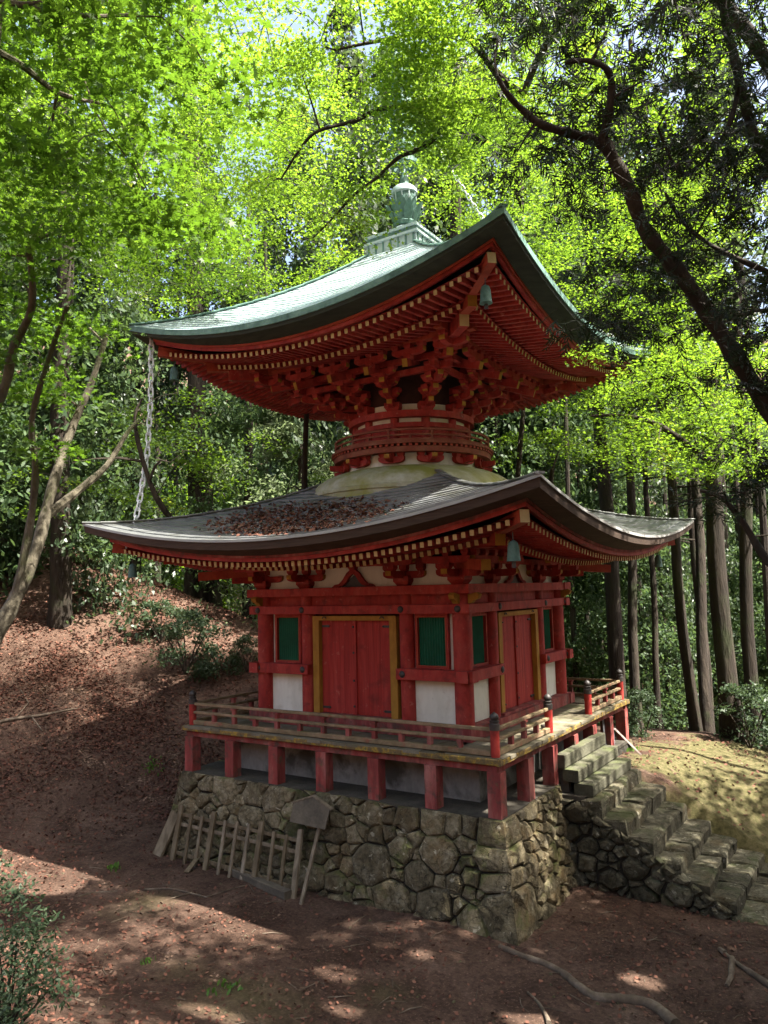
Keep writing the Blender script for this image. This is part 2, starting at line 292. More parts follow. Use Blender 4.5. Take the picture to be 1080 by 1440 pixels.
# ------------------------------------------------------------------ terrain
def sstep(x, a, b):
    t = np.clip((x-a)/(b-a), 0, 1); return t*t*(3-2*t)
def softmax0(x, k=.5): return .5*(x+np.sqrt(x*x+k*k))
def ground(x, y):
    x = np.asarray(x, float); y = np.asarray(y, float)
    s = -.75*x+.66*y; t = .66*x+.75*y
    z = np.full(np.broadcast(x, y).shape, -2.45)
    z = z - .12*sstep(x, 2, 7) + .38*softmax0(-6.8-y, .8)*sstep(-y, 5, 8)      # fall to the right, rise towards the viewer
    crest = np.clip(2.4-.45*(t+3.0), -9, 5.2)
    h = -2.45+.58*softmax0(s-2.6, 1.2)
    d = h-crest; hill = h-softmax0(d, 1.0)*1.55                                 # rises, then falls away behind the crest
    w = sstep(s, 1.0, 4.0)*(1-sstep(x, -2.5, 2.0))
    z = z*(1-w)+np.maximum(hill, -8)*w
    pl = -1.19-(.60-.42*sstep(y, 1.3, 3.2))*softmax0(x-3.95, .25)-.02*(y-1.3)-.45*softmax0(y-7.0-.15*(x-4), .6)
    wp = sstep(x, .5, 2.6)*sstep(y, 1.26, 1.42)
    back = sstep(y, 3.4, 4.6)*sstep(x, -3, .5); wp = np.maximum(wp, back)
    z = z*(1-wp)+np.maximum(pl, -8)*wp
    q = -.55*x+.84*y; far = -6+.42*softmax0(q-26, 6)
    wf = sstep(q, 14, 30); z = z*(1-wf)+np.maximum(far, np.minimum(z, 6)*.5-3)*wf
    z = z+.03*np.sin(1.7*x+.6*y)*np.sin(1.1*y-.4*x)+.012*np.sin(5.3*x+1.3)*np.sin(4.7*y+.4)
    return z
def gz(x, y): return float(ground(x, y))
def on_ground(px, py, lift=0.0):
    v = ray(px, py).normalized(); t = 2.0
    while t < 80:
        p = CAM+v*t
        if p.z <= gz(p.x, p.y): break
        t += .05
    for _ in range(3): pass
    return Vector((p.x, p.y, gz(p.x, p.y)+lift))
_ax = np.concatenate([np.linspace(-300, -60, 13)[:-1], np.linspace(-60, -16, 45)[:-1], np.arange(-16, 10, .14), np.linspace(10, 40, 31)[1:], np.linspace(40, 300, 14)[1:]])
_ay = np.concatenate([np.linspace(-300, -40, 14)[:-1], np.linspace(-40, -12, 29)[:-1], np.arange(-12, 9, .14), np.linspace(9, 60, 52)[1:], np.linspace(60, 300, 13)[1:]])
_X, _Y = np.meshgrid(_ax, _ay, indexing='ij'); _Z = ground(_X, _Y)
_nx, _ny = len(_ax), len(_ay)
_id = np.arange(_nx*_ny).reshape(_nx, _ny)
_q = np.stack([_id[:-1, :-1], _id[1:, :-1], _id[1:, 1:], _id[:-1, 1:]], -1).reshape(-1, 4)
def ground_material():
    m, nt, N, L = _nt('forest_floor'); geo = N.new('ShaderNodeNewGeometry'); P = geo.outputs['Position']
    f = _noise(nt, P, .9, 12, .72, .5)
    col = _ramp(nt, f, [(.28, (.034, .020, .014)), (.43, (.078, .048, .035)), (.56, (.125, .081, .061)), (.72, (.20, .145, .112))])
    f2 = _noise(nt, P, 17, 10, .78)
    col = _mix(nt, .9, col, _ramp(nt, f2, [(.32, (.32, .30, .30)), (.6, (1.2, 1.12, 1.05))]), 'MULTIPLY')
    chips = _ramp(nt, _noise(nt, P, 34, 3, .5), [(.64, (0, 0, 0)), (.68, (1, 1, 1))])
    col = _mix(nt, _math(nt, 'MULTIPLY', chips, .55), col, (.24, .15, .115))
    sep = N.new('ShaderNodeSeparateXYZ'); L.new(P, sep.inputs[0])
    # reddish litter on the hillside
    def blob(cx, cy, r, soft):
        dx = _math(nt, 'SUBTRACT', sep.outputs[0], cx); dy = _math(nt, 'SUBTRACT', sep.outputs[1], cy)
        d = _math(nt, 'SQRT', _math(nt, 'ADD', _math(nt, 'MULTIPLY', dx, dx), _math(nt, 'MULTIPLY', dy, dy)))
        d = _math(nt, 'SUBTRACT', d, _math(nt, 'MULTIPLY', _math(nt, 'SUBTRACT', _noise(nt, P, 1.3, 5, .65), .5), r*1.6))
        return _math(nt, 'DIVIDE', _math(nt, 'SUBTRACT', r, d), soft, True)
    moss = blob(5.8, 3.4, 2.9, .5)
    for b in ((-1.9, -5.1, .7, .9), (1.5, -6.4, .9, .9), (2.6, -5.4, .5, .6), (0.2, -6.3, .5, .8)):
        moss = _math(nt, 'MAXIMUM', moss, _math(nt, 'MULTIPLY', blob(*b), .55))
    mcol = _ramp(nt, _noise(nt, P, 9, 5, .7), [(.3, (.05, .046, .020)), (.48, (.115, .105, .045)), (.6, (.165, .14, .07)), (.75, (.20, .16, .10))])
    col = _mix(nt, moss, col, mcol)
    b = N.new('ShaderNodeBsdfPrincipled'); L.new(col, b.inputs['Base Color']); b.inputs['Roughness'].default_value = .95; b.inputs['Specular IOR Level'].default_value = .15
    bp = N.new('ShaderNodeBump'); bp.inputs['Strength'].default_value = .9; bp.inputs['Distance'].default_value = .05
    L.new(_math(nt, 'ADD', f2, _noise(nt, P, 90, 4, .7)), bp.inputs['Height']); L.new(bp.outputs[0], b.inputs['Normal'])
    o = N.new('ShaderNodeOutputMaterial'); L.new(b.outputs[0], o.inputs[0]); return m
M['ground'] = ground_material()
gme = npmesh('ground', np.stack([_X, _Y, _Z], -1).reshape(-1, 3), np.full(len(_q), 4), _q.ravel(), 'ground', True)
put('ground', gme, 'ground', kind='structure', label='brown leaf strewn forest floor rising to a slope at the left')

# ------------------------------------------------------------------ dry stone work
def clip_poly(poly, a, b, c):                 # keep a*x+b*y <= c
    out = []
    for i in range(len(poly)):
        p, q = poly[i], poly[(i+1) % len(poly)]; dp = a*p[0]+b*p[1]-c; dq = a*q[0]+b*q[1]-c
        if dp <= 0: out.append(p)
        if (dp < 0 < dq) or (dq < 0 < dp):
            t = dp/(dp-dq); out.append((p[0]+(q[0]-p[0])*t, p[1]+(q[1]-p[1])*t))
    return out
def power_cells(seeds, dom, asp=.80):
    """weighted cells, stretched sideways so that the stones lie flat"""
    seeds = [(x*asp, y, r*.86) for x, y, r in seeds]; dom = [(x*asp, y) for x, y in dom]; cells = []
    for i, (x, y, r) in enumerate(seeds):
        poly = list(dom)
        for j, (u, v, s) in enumerate(seeds):
            if i == j: continue
            if hypot(u-x, v-y) > 2.2: continue
            poly = clip_poly(poly, 2*(u-x), 2*(v-y), (u*u+v*v-s*s)-(x*x+y*y-r*r))
            if len(poly) < 3: break
        cells.append([(x_/asp, y_) for x_, y_ in poly] if len(poly) >= 3 else None)
    return cells
def area_c(poly):
    A = cx = cy_ = 0
    for i in range(len(poly)):
        (x0, y0), (x1, y1) = poly[i], poly[(i+1) % len(poly)]; w = x0*y1-x1*y0; A += w; cx += (x0+x1)*w; cy_ += (y0+y1)*w
    A /= 2
    return abs(A), cx/(6*A) if A else 0, cy_/(6*A) if A else 0
def chamfer_poly(poly, f):
    out = []
    for i in range(len(poly)):
        p0, p, p1 = poly[i-1], poly[i], poly[(i+1) % len(poly)]
        for q in (p0, p1):
            out.append((p[0]+(q[0]-p[0])*f, p[1]+(q[1]-p[1])*f))
    return out
def stone_face(parent, poly, to3, mat, gap=.006, depth=.16, bulge=.042, hold=None, R=random):
    """one stone: its outline on the wall (a,b), mapped to 3-D by to3(a,b,out)"""
    A, cx, cz = area_c(poly)
    if A < .004: return None
    size = sqrt(A)
    # drop very short edges, then cut the corners
    pl = [p for i, p in enumerate(poly) if hypot(p[0]-poly[i-1][0], p[1]-poly[i-1][1]) > .03]
    if len(pl) < 3: return None
    keep = [hold(p) if hold else False for p in pl]
    if not any(keep) and len(pl) < 6: pl = chamfer_poly(pl, R.uniform(.04, .12)); keep = [False]*len(pl)
    pl = [p if k else (p[0]+R.uniform(-.028, .028)*min(1, size*3), p[1]+R.uniform(-.022, .022)*min(1, size*3)) for p, k in zip(pl, keep)]
    def inset(p, k, g):
        dx, dy = cx-p[0], cz-p[1]; d = hypot(dx, dy) or 1; m = min(g/d, .45)
        if k: return (p[0], p[1]+dy*m)
        return (p[0]+dx*m, p[1]+dy*m)
    tilt = (R.uniform(-.05, .05), R.uniform(-.06, .06)); bl = bulge*min(1.2, .5+size)
    rings = []
    for g, o in ((gap, -depth), (gap, -.012), (gap+.022+.02*size, bl*.6), (gap+.09*min(1, size*1.6)+R.uniform(0,.04), bl)):
        ring = []
        for p, k in zip(pl, keep):
            q = inset(p, k, g+(R.uniform(-.008, .012) if not k else 0))
            out = o + (0 if o < 0 else (q[0]-cx)*tilt[0]+(q[1]-cz)*tilt[1]+R.uniform(-.009, .009))
            if k: out = min(o, 0.0) if o < 0 else .004
            ring.append(to3(q[0], q[1], out))
        rings.append(ring)
    n = len(pl); vs = [v for r_ in rings for v in r_] + [to3(cx, cz, bl*1.05)]
    fs = [(k*n+i, k*n+(i+1) % n, (k+1)*n+(i+1) % n, (k+1)*n+i) for k in range(3) for i in range(n)] + [(3*n+i, 3*n+(i+1) % n, 4*n) for i in range(n)]
    return build('stone', MB().add(vs, fs), mat, parent)
def grow_seeds(seeds, dom, n, rmin, rmax, R):
    xs = [p[0] for p in dom]; ys = [p[1] for p in dom]; out = list(seeds); miss = 0
    while miss < n:
        x, y, r = R.uniform(min(xs), max(xs)), R.uniform(min(ys), max(ys)), R.choice([R.uniform(rmin, rmax), rmin])
        ok = all(hypot(x-u, (y-v)*1.2) > .82*(r+s) for u, v, s in out)
        if ok: out.append((x, y, r))
        else: miss += 1
    return out
BT, BZ0, BZ1 = .18, -1.02, -2.62           # batter, top and (buried) bottom of the base
def hw(z): return 3.2+BT*(BZ0-z)
SR = random.Random(11)
stone_base = empty('stone_platform', (0, 0, -2.6), label='dry stone base of irregular grey fieldstones under the red pagoda', category='stone base')
S_SEEDS = [(-3.0,-1.2,.2),(-2.57,-1.2,.15),(-2.04,-1.22,.25),(-1.43,-1.24,.2),(-.95,-1.22,.22),(-.62,-1.16,.1),(-.33,-1.21,.2),(.07,-1.17,.2),(.5,-1.17,.15),(.73,-1.18,.08),(-2.92,-1.62,.2),(-2.56,-1.43,.13),(-2.39,-1.58,.12),(-2.03,-1.62,.12),(-1.43,-1.60,.24),(-.86,-1.55,.12),(-.59,-1.4,.13),(-.42,-1.66,.22),(.73,-1.55,.15),(.39,-1.6,.16),(.37,-1.8,.09),(.05,-1.92,.2),(-.05,-2.24,.28),(.46,-2.24,.18),(.30,-2.05,.1),(.93,-2.35,.16),(.76,-2.27,.09),(.99,-1.21,.22),(1.33,-1.18,.13),(1.66,-1.2,.23),(2.08,-1.18,.23),(2.42,-1.19,.17),(2.70,-1.18,.17),(3.08,-1.21,.3),(.9,-1.46,.13),(1.13,-1.5,.15),(1.38,-1.45,.12),(1.56,-1.42,.08),(1.82,-1.42,.13),(2.65,-1.41,.15),(1.59,-1.63,.22),(2.22,-1.60,.30),(2.71,-1.6,.12),(1.5,-1.80,.13),(3.08,-1.52,.3),(1.09,-1.90,.34),(1.54,-1.97,.13),(1.92,-1.94,.26),(2.49,-1.93,.16),(2.75,-1.80,.16),(3.14,-1.80,.27),(2.23,-1.97,.16),(2.48,-2.08,.09),(2.71,-2.0,.12),(2.93,-2.02,.1),(1.48,-2.29,.32),(2.2,-2.23,.3),(1.84,-2.25,.13),(2.58,-2.2,.16),(2.84,-2.13,.1),(3.28,-2.2,.40),(2.84,-2.36,.28),(2.05,-2.42,.13),(2.3,-2.44,.12),(2.5,-2.45,.1),(1.0,-2.52,.2),(1.12,-2.30,.1)]
dom = [(-hw(BZ1), BZ1), (hw(BZ1), BZ1), (3.2, BZ0), (-3.2, BZ0)]
seeds = grow_seeds(S_SEEDS, dom, 900, .085, .22, SR)
s_map = lambda a, z, o: (a, -hw(z)-o, z+.18*o)
for c in power_cells(seeds, dom):
    if c: stone_face(stone_base, c, s_map, 'stone', hold=lambda p: abs(abs(p[0])-hw(p[1])) < 1e-4, R=SR)
# east face: from the corner to the stair wall; quoins keep the courses of the south face
e_seeds = [(-3.02,-1.21,.28),(-3.0,-1.52,.26),(-3.05,-1.80,.25),(-3.1,-2.2,.42)]
dom_e = [(-hw(BZ1), BZ1), (-1.0, BZ1), (-1.0, BZ0), (-3.2, BZ0)]
seeds = grow_seeds(e_seeds, dom_e, 900, .085, .24, SR)
e_map = lambda a, z, o: (hw(z)+o, a, z+.18*o)
for c in power_cells(seeds, dom_e):
    if c: stone_face(stone_base, c, e_map, 'stone', hold=lambda p: abs(p[0]+hw(p[1])) < 1e-4, R=SR)
# west and north faces, coarser
for kk, mp in ((0, lambda a, z, o: (-hw(z)-o, a, z)), (1, lambda a, z, o: (a, hw(z)+o, z))):
    seeds = grow_seeds([], dom, 300, .2, .3, SR)
    for c in power_cells(seeds, dom):
        if c: stone_face(stone_base, c, mp, 'stone', hold=lambda p: abs(abs(p[0])-hw(p[1])) < 1e-4, R=SR)
core = MB(); a0, a1 = hw(BZ1)-.06, 3.2-.06
core.add([(-a0,-a0,BZ1),(a0,-a0,BZ1),(a0,a0,BZ1),(-a0,a0,BZ1),(-a1,-a1,BZ0-.004),(a1,-a1,BZ0-.004),(a1,a1,BZ0-.004),(-a1,a1,BZ0-.004)],
         [(0,3,2,1),(0,1,5,4),(1,2,6,5),(2,3,7,6),(3,0,4,7),(4,5,6,7)])
build('earth_core', core, 'joint', stone_base)
ledge = MB(); ledge.box((-3.17,-3.17,BZ0-.06),(3.17,3.17,BZ0)); build('ledge', ledge, 'plinth', stone_base)

# ------------------------------------------------------------------ stone stairs on the east
stairs = empty('stone_stairs', (4.8, 0, -2.6), label='short flight of rough mossy stone steps beside the stone base', category='stone stairs')
NOSE = [3.87, 4.28, 4.66, 5.04, 5.41, 5.78, 6.14]; TOPZ = [-1.19, -1.42, -1.66, -1.90, -2.12, -2.32, -2.50]
YS, YN = -1.12, 1.35
def rough_block(parent, x0, x1, y0, y1, z0, z1, R, mat):
    """squared fieldstone: 8 jittered corners with worn arrises"""
    nx, ny = 3, 3; vs = []; j = lambda a: R.uniform(-a, a)
    b = .035
    ring = lambda xa, xb, ya, yb, z: [(xa+j(.02), ya+j(.02), z+j(.014)), ((xa+xb)/2+j(.04), ya+j(.02), z+j(.014)), (xb+j(.025), ya+j(.022), z+j(.014)), (xb+j(.025), (ya+yb)/2+j(.05), z+j(.014)),
                                      (xb+j(.025), yb+j(.022), z+j(.014)), ((xa+xb)/2+j(.04), yb+j(.02), z+j(.014)), (xa+j(.03), yb+j(.03), z+j(.02)), (xa+j(.03), (ya+yb)/2+j(.03), z+j(.02))]
    vs += ring(x0, x1, y0, y1, z0) + ring(x0, x1, y0, y1, z1-b) + ring(x0+b, x1-b, y0+b, y1-b, z1)
    vs.append(((x0+x1)/2, (y0+y1)/2, z1+j(.02)))
    fs = [(k*8+i, k*8+(i+1) % 8, k*8+8+(i+1) % 8, k*8+8+i) for k in range(2) for i in range(8)] + [(16+i, 16+(i+1) % 8, 24) for i in range(8)]
    return build('stone', MB().add(vs, fs), mat, parent)
R2 = random.Random(5)
for k, (nx_, tz) in enumerate(zip(NOSE, TOPZ)):
    back = nx_-.46 if k else nx_-.30
    y = YS+.02
    while y < YN-.12:
        w = R2.uniform(.42, .85); y1 = min(y+w, YN)
        if YN-y1 < .22: y1 = YN
        rough_block(stairs, back+R2.uniform(-.01, .03), nx_+R2.uniform(-.035, .035), y+.008, y1-.008, tz-.30, tz+R2.uniform(-.028, .02), R2, 'stair_stone')
        y = y1
bl = MB()
for k, (nx_, tz) in enumerate(zip(NOSE, TOPZ)):
    x0 = NOSE[k-1]-.05 if k else 3.2
    bl.add([(x0, YS+.06, -2.8), (nx_-.05, YS+.06, -2.8), (nx_-.05, YN-.03, -2.8), (x0, YN-.03, -2.8), (x0, YS+.06, tz-.06), (nx_-.05, YS+.06, tz-.06), (nx_-.05, YN-.03, tz-.06), (x0, YN-.03, tz-.06)],
           [(4, 5, 6, 7), (0, 1, 5, 4), (1, 2, 6, 5), (2, 3, 7, 6)])
build('earth_core', bl, 'joint', stairs)
land = MB(); land.box((3.1, -1.06, -1.22), (3.62, YN-.05, -1.155)); build('landing', land, 'plinth', stairs)
# side wall of the stairs (faces the viewer)
prof = [(3.22, -2.85), (6.3, -2.85), (6.2, -2.72)]
for k in range(len(NOSE)-1, -1, -1):
    prof.append((NOSE[k]-.08, TOPZ[k]-.30))
prof += [(3.22, -1.22)]
# the profile is clipped per cell against the sloping line under the step stones
line_dom = [(3.22, -2.85), (6.25, -2.85), (6.0, -2.62), (3.92, -1.42), (3.5, -1.2), (3.22, -1.2)]
seeds = grow_seeds([(4.35, -2.1, .2), (3.5, -1.4, .2), (4.0, -2.3, .2), (5.0, -2.35, .2)], line_dom, 900, .08, .19, R2)
w_map = lambda a, z, o: (a, YS+.02-o-.03*(BZ0-z)/1.5, z)
for c in power_cells(seeds, line_dom):
    if c: stone_face(stairs, c, w_map, 'stair_stone', gap=.018, bulge=.07, R=R2)

# ------------------------------------------------------------------ timber steps
steps = empty('timber_steps', (3.35, .15, -1.16), label='three heavy mossy timber steps leading up to the veranda gap', category='timber steps')
for (x0, x1, z0, z1) in ((3.12, 3.28, -.77, -.56), (3.24, 3.50, -.97, -.78), (3.42, 3.73, -1.165, -.985)):
    b = MB(); b.bar(((x0+x1)/2, -.95, (z0+z1)/2), ((x0+x1)/2, 1.22, (z0+z1)/2), x1-x0, z1-z0, ch=.012); build('tread', b, 'step_wood', steps)
for y in (-.8, 1.05):
    b = MB(); b.box((3.06, y-.06, -1.16), (3.30, y+.06, -.975)); b.box((3.06, y-.05, -.972), (3.20, y+.05, -.772)); build('stringer', b, 'darkwood', steps)
# ------------------------------------------------------------------ the pagoda
pagoda = empty('pagoda', (0, 0, -1.02), label='red two storey pagoda with a round upper drum and curved copper roofs', category='pagoda')
A = 2.1
UX, UY, UZ = (1, 0, 0), (0, 1, 0), (0, 0, 1)
# ---- veranda
ver = empty('veranda', (0, 0, -1.02), pagoda)
for sx in range(-3, 4):
    for k in range(4):
        if sx == 3: continue
        b = MB(); p = rotz((sx*1.02, -3.06, 0), k); b.box((p.x-.1, p.y-.1, -1.02), (p.x+.1, p.y+.1, -.40)); build('veranda_post', b, 'faded', ver)
b = MB(); b.bar((-3.16, -3.06, -.345), (3.0, -3.06, -.345), .12, .11); four('edge_beam', b, 'faded', ver)
b = MB(); b.bar((-3.1, -2.6, -.345), (2.9, -2.6, -.345), .1, .1); four('joist_beam', b, 'faded', ver)
b = MB(); b.bar((-3.2, -3.17, -.255), (3.135, -3.17, -.255), .065, .085, ch=.012); four('lichen_edge_board', b, 'lichen', ver)
RV = random.Random(3)
for k in range(4):
    x = -3.13
    while x < 2.9:
        w = RV.uniform(.2, .3); x1 = min(x+w, 3.13)
        y1 = -2.2 if abs((x+x1)/2) < 2.25 else -2.2
        b = MB(); z = -.205+RV.uniform(-.004, .004)
        q0 = rotz((x+.004, -3.205+RV.uniform(-.012, .012), z), k); q1 = rotz((x1-.004, -2.28, z), k)
        if x > 2.2 and True: pass
        b.box((min(q0.x, q1.x), min(q0.y, q1.y), z-.045), (max(q0.x, q1.x), max(q0.y, q1.y), z))
        if x1 < 2.27 or k == 0 or True:
            if -3.14 <= x and x1 <= 2.27: build('deck_board', b, 'deck', ver)
        x = x1
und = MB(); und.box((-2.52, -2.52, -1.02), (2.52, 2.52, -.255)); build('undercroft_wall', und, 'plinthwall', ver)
# ---- veranda railing
rail = empty('veranda_railing', (0, 0, -.2), pagoda)
def giboshi(x, y, zt=.40):
    b = MB(); b.lathe([(.065, -.205), (.068, .17)], (x, y, 0), 16); p = build('newel_post', b, 'red', rail, smooth=True)
    c = MB(); c.lathe([(.074, .17), (.076, .255), (.06, .262), (.058, .275), (.07, .285), (.072, .30), (.045, .31), (.062, .335), (.066, .36), (.05, .39), (.022, .41), (.004, .425)], (x, y, 0), 16)
    build('onion_cap', c, 'iron', p, smooth=True)
for k in range(4): q = rotz((3.06, -3.06, 0), k); giboshi(q.x, q.y)
giboshi(3.06, -1.0); giboshi(3.06, 1.0)
runs = [((-3.0, -3.06), (3.0, -3.06)), ((-3.06, -3.0), (-3.06, 3.0)), ((-3.0, 3.06), (3.0, 3.06)), ((3.06, -3.0), (3.06, -1.06)), ((3.06, 1.06), (3.06, 3.0))]
for (p, q) in runs:
    for z, w, h in ((.175, .055, .05), (.025, .075, .045), (-.155, .085, .075)):
        b = MB(); b.bar((*p, z), (*q, z), w, h, ch=.008); build('rail', b, 'rail', rail)
    n = int(round(hypot(q[0]-p[0], q[1]-p[1])/.51)); d = ((q[0]-p[0])/n, (q[1]-p[1])/n)
    for i in range(1, n):
        x, y = p[0]+d[0]*i, p[1]+d[1]*i; full = (i % 2 == 0); b = MB()
        b.box((x-.036, y-.036, -.117), (x+.036, y+.036, .002)); 
        if full: b.box((x-.032, y-.032, .049), (x+.032, y+.032, .12)); b.box((x-.05, y-.05, .121), (x+.05, y+.05, .149))
        build('strut', b, 'faded', rail)
# ---- ground storey body
body = empty('lower_storey', (0, 0, -.2), pagoda)
b = MB(); b.bar((-2.34, -2.2, -.10), (2.12, -2.2, -.10), .24, .2); four('ground_sill', b, 'faded', body)
for x, y, r in [(A, -A, .155), (1.06, -A, .13), (-1.06, -A, .13)]:
    for k in range(4):
        q = rotz((x, y, 0), k); c = MB(); c.lathe([(r, 0.0), (r, 2.11)], (q.x, q.y, 0), 18); build('column', c, 'red', body, smooth=True)
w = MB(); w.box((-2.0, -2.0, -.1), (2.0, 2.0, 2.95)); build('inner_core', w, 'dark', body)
for s in (-1, 1):
    b = MB(); b.box((min(s*1.15, s*1.98), -2.09, .0), (max(s*1.15, s*1.98), -2.03, .72)); four('plaster_panel', b, 'white', body)
    b = MB(); b.box((min(s*1.15, s*1.98), -2.045, .86), (max(s*1.15, s*1.98), -2.02, 1.8)); four('plaster_strip', b, 'white', body)
    x0, x1 = 1.27, 1.81
    b = MB()
    b.box((s*1.54-.312, -2.125, .875), (s*1.54-.27, -2.045, 1.79)); b.box((s*1.54+.27, -2.125, .875), (s*1.54+.312, -2.045, 1.79))
    b.box((s*1.54-.27, -2.122, 1.72), (s*1.54+.27, -2.05, 1.785)); b.box((s*1.54-.27, -2.122, .878), (s*1.54+.27, -2.05, .925))
    wf = build('window', b, 'red', body); wins = [wf]
    for k in (1, 2, 3): wins.append(put('window', wf.data, 'red', body, rotz(ORG[wf.name], k), (0, 0, k*pi/2)))
    sl = MB(); sl.box((s*1.54-.27, -2.062, .925), (s*1.54+.27, -2.045, 1.72))
    for i in range(11):
        xx = s*1.54-.245+i*.049; sl.prism([(-.017, 0), (0, -.02), (.017, 0)], (xx, -2.064, .926), UX, UY, UZ, .793)
    lm = sl.mesh('green_lattice', (s*1.54, -2.06, .9))
    tr = MB()
    for a0_, a1_ in (((s*1.54-.285, -2.132, .912), (s*1.54-.262, -2.12, 1.735)), ((s*1.54+.262, -2.132, .912), (s*1.54+.285, -2.12, 1.735)), ((s*1.54-.262, -2.131, .912), (s*1.54+.262, -2.12, .93)), ((s*1.54-.262, -2.131, 1.715), (s*1.54+.262, -2.12, 1.735))): tr.box(a0_, a1_)
    tm = tr.mesh('window_trim', (s*1.54, -2.06, .9))
    for k in range(4):
        q = rotz((s*1.54, -2.06, .9), k)
        for nm, me, mt in (('green_lattice', lm, 'green'), ('window_trim', tm, 'orange')):
            if not me.materials: me.materials.append(M[mt])
            o = bpy.data.objects.new(nm, me); COL.objects.link(o); o.parent = wins[k]
            o.location = Vector((s*1.54, -2.06, .9))-ORG[wf.name]; ORG[o.name] = q
    b = MB(); b.bar((s*.94, -2.2, .79), (s*2.36, -2.2, .79), .2, .18, ch=.006); four('waist_rail', b, 'red', body)
    for xx in (1.06, 2.13):
        c = MB(); c.lathe([(.001, .028), (.03, .024), (.05, .012), (.058, 0)], (0, 0, 0), 14); me = c.mesh('nail_boss')
        for k in range(4):
            for z in (.79, 1.855):
                q = rotz((s*xx, -2.302, z), k); put('nail_boss', me, 'iron', body, q, (pi/2, 0, k*pi/2))
b = MB(); b.bar((-2.34, -2.2, 1.855), (2.34, -2.2, 1.855), .2, .15, ch=.006)
four('lintel_rail', b, 'red', body, ks=(0, 2)); b = MB(); b.bar((2.2, -2.298, 1.857), (2.2, 2.298, 1.857), .197, .15, ch=.006); four('lintel_rail', b, 'red', body, ks=(0, 2))
b = MB(); b.box((-2.02, -2.14, 1.93), (2.02, -2.03, 2.1)); four('head_panel', b, 'red', body)
for x in (-1.06, 1.06):
    b = MB(); b.box((x-.06, -2.2, 1.93), (x+.06, -2.12, 2.099)); four('head_strut', b, 'red', body)
b = MB(); b.bar((-2.36, -2.17, 2.175), (2.36, -2.17, 2.175), .34, .15, ch=.006); four('plate_beam', b, 'red', body, ks=(0, 2))
b = MB(); b.bar((2.17, -2.0, 2.1755), (2.17, 2.0, 2.1755), .338, .149); four('plate_beam', b, 'red', body, ks=(0, 2))
b = MB()
nose = [(0, .07), (.10, .075), (.20, .10), (.25, .06), (.22, .0), (.14, -.03), (.10, -.075), (0, -.08)]
b.prism(nose, (A+.1, -A-.05, 2.015), UX, UZ, UY, .1); four('beam_nose', b, 'yellow', body)
b = MB(); b.prism([(a_, c_) for a_, c_ in nose], (A-.05, -A-.1, 2.015), (0, -1, 0), UZ, UX, .1); four('beam_nose', b, 'yellow', body)
# doors
for s in (-1, 1):
    b = MB(); b.box((min(s*.76, s*.895), -2.19, .0), (max(s*.76, s*.895), -2.04, 1.745)); four('door_jamb', b, 'yellow', body)
b = MB(); b.box((-.76, -2.188, 1.665), (.76, -2.04, 1.745)); four('door_head', b, 'yellow', body)
b = MB(); b.box((-.93, -2.26, 0.0), (.93, -2.02, .035)); four('door_sill', b, 'faded', body)
hinge = MB(); hinge.box((0, -.012, -.02), (.16, 0, .02)); hinge.lathe([(.001, 0), (.02, 0), (.02, .014), (.001, .014)], (.16, -.014, -.007), 10); hinge_me = hinge.mesh('hinge_strap')
loop = MB(); loop.tube([(.0+.045*cos(t), -.015, .045*sin(t)) for t in np.linspace(.3, pi-.3, 8)], [.009]*8, 6); loop_me = loop.mesh('pull_loop')
boss = MB(); boss.lathe([(.001, .016), (.016, .012), (.022, 0)], (0, 0, 0), 10); boss_me = boss.mesh('door_stud')
for s in (-1, 1):
    b = MB(); x0, x1 = (-.755, -.012) if s < 0 else (.012, .755)
    n = 3
    for i in range(n):
        b.box((x0+(x1-x0)*i/n+.0015, -2.10-.002*(i % 2), .04), (x0+(x1-x0)*(i+1)/n-.0015, -2.045, 1.66))
    dl = four('door', b, 'door', body); doors = [o for o in body.children if o.name.split('.')[0] == 'door'][-4:]
    for k, d in enumerate(doors):
        do = ORG[dl.name]
        def sub(nm, me, mt, loc, sc=(1, 1, 1), rt=(0, 0, 0)):
            if not me.materials: me.materials.append(M[mt])
            o = bpy.data.objects.new(nm, me); COL.objects.link(o); o.parent = d; o.location = Vector(loc)-do; o.scale = sc; o.rotation_euler = rt; ORG[o.name] = rotz(loc, k)
        for z in (.13, 1.56): sub('hinge_strap', hinge_me, 'iron', (s*.74, -2.103, z), (-s, 1, 1))
        sub('pull_loop', loop_me, 'iron', (s*.62, -2.19, 1.685))
        if s < 0:
            st = bpy.data.meshes.get('meeting_stile')
            if st is None:
                sb = MB(); sb.box((-.055, -.03, .04), (.03, 0, 1.655)); st = sb.mesh('meeting_stile'); st.materials.append(M['door'])
            sub('meeting_stile', st, 'door', (-.012, -2.103, 0))
            for z in (.18, .62, 1.1, 1.55): sub('door_stud', boss_me, 'iron', (-.035, -2.134, z), rt=(pi/2, 0, 0))

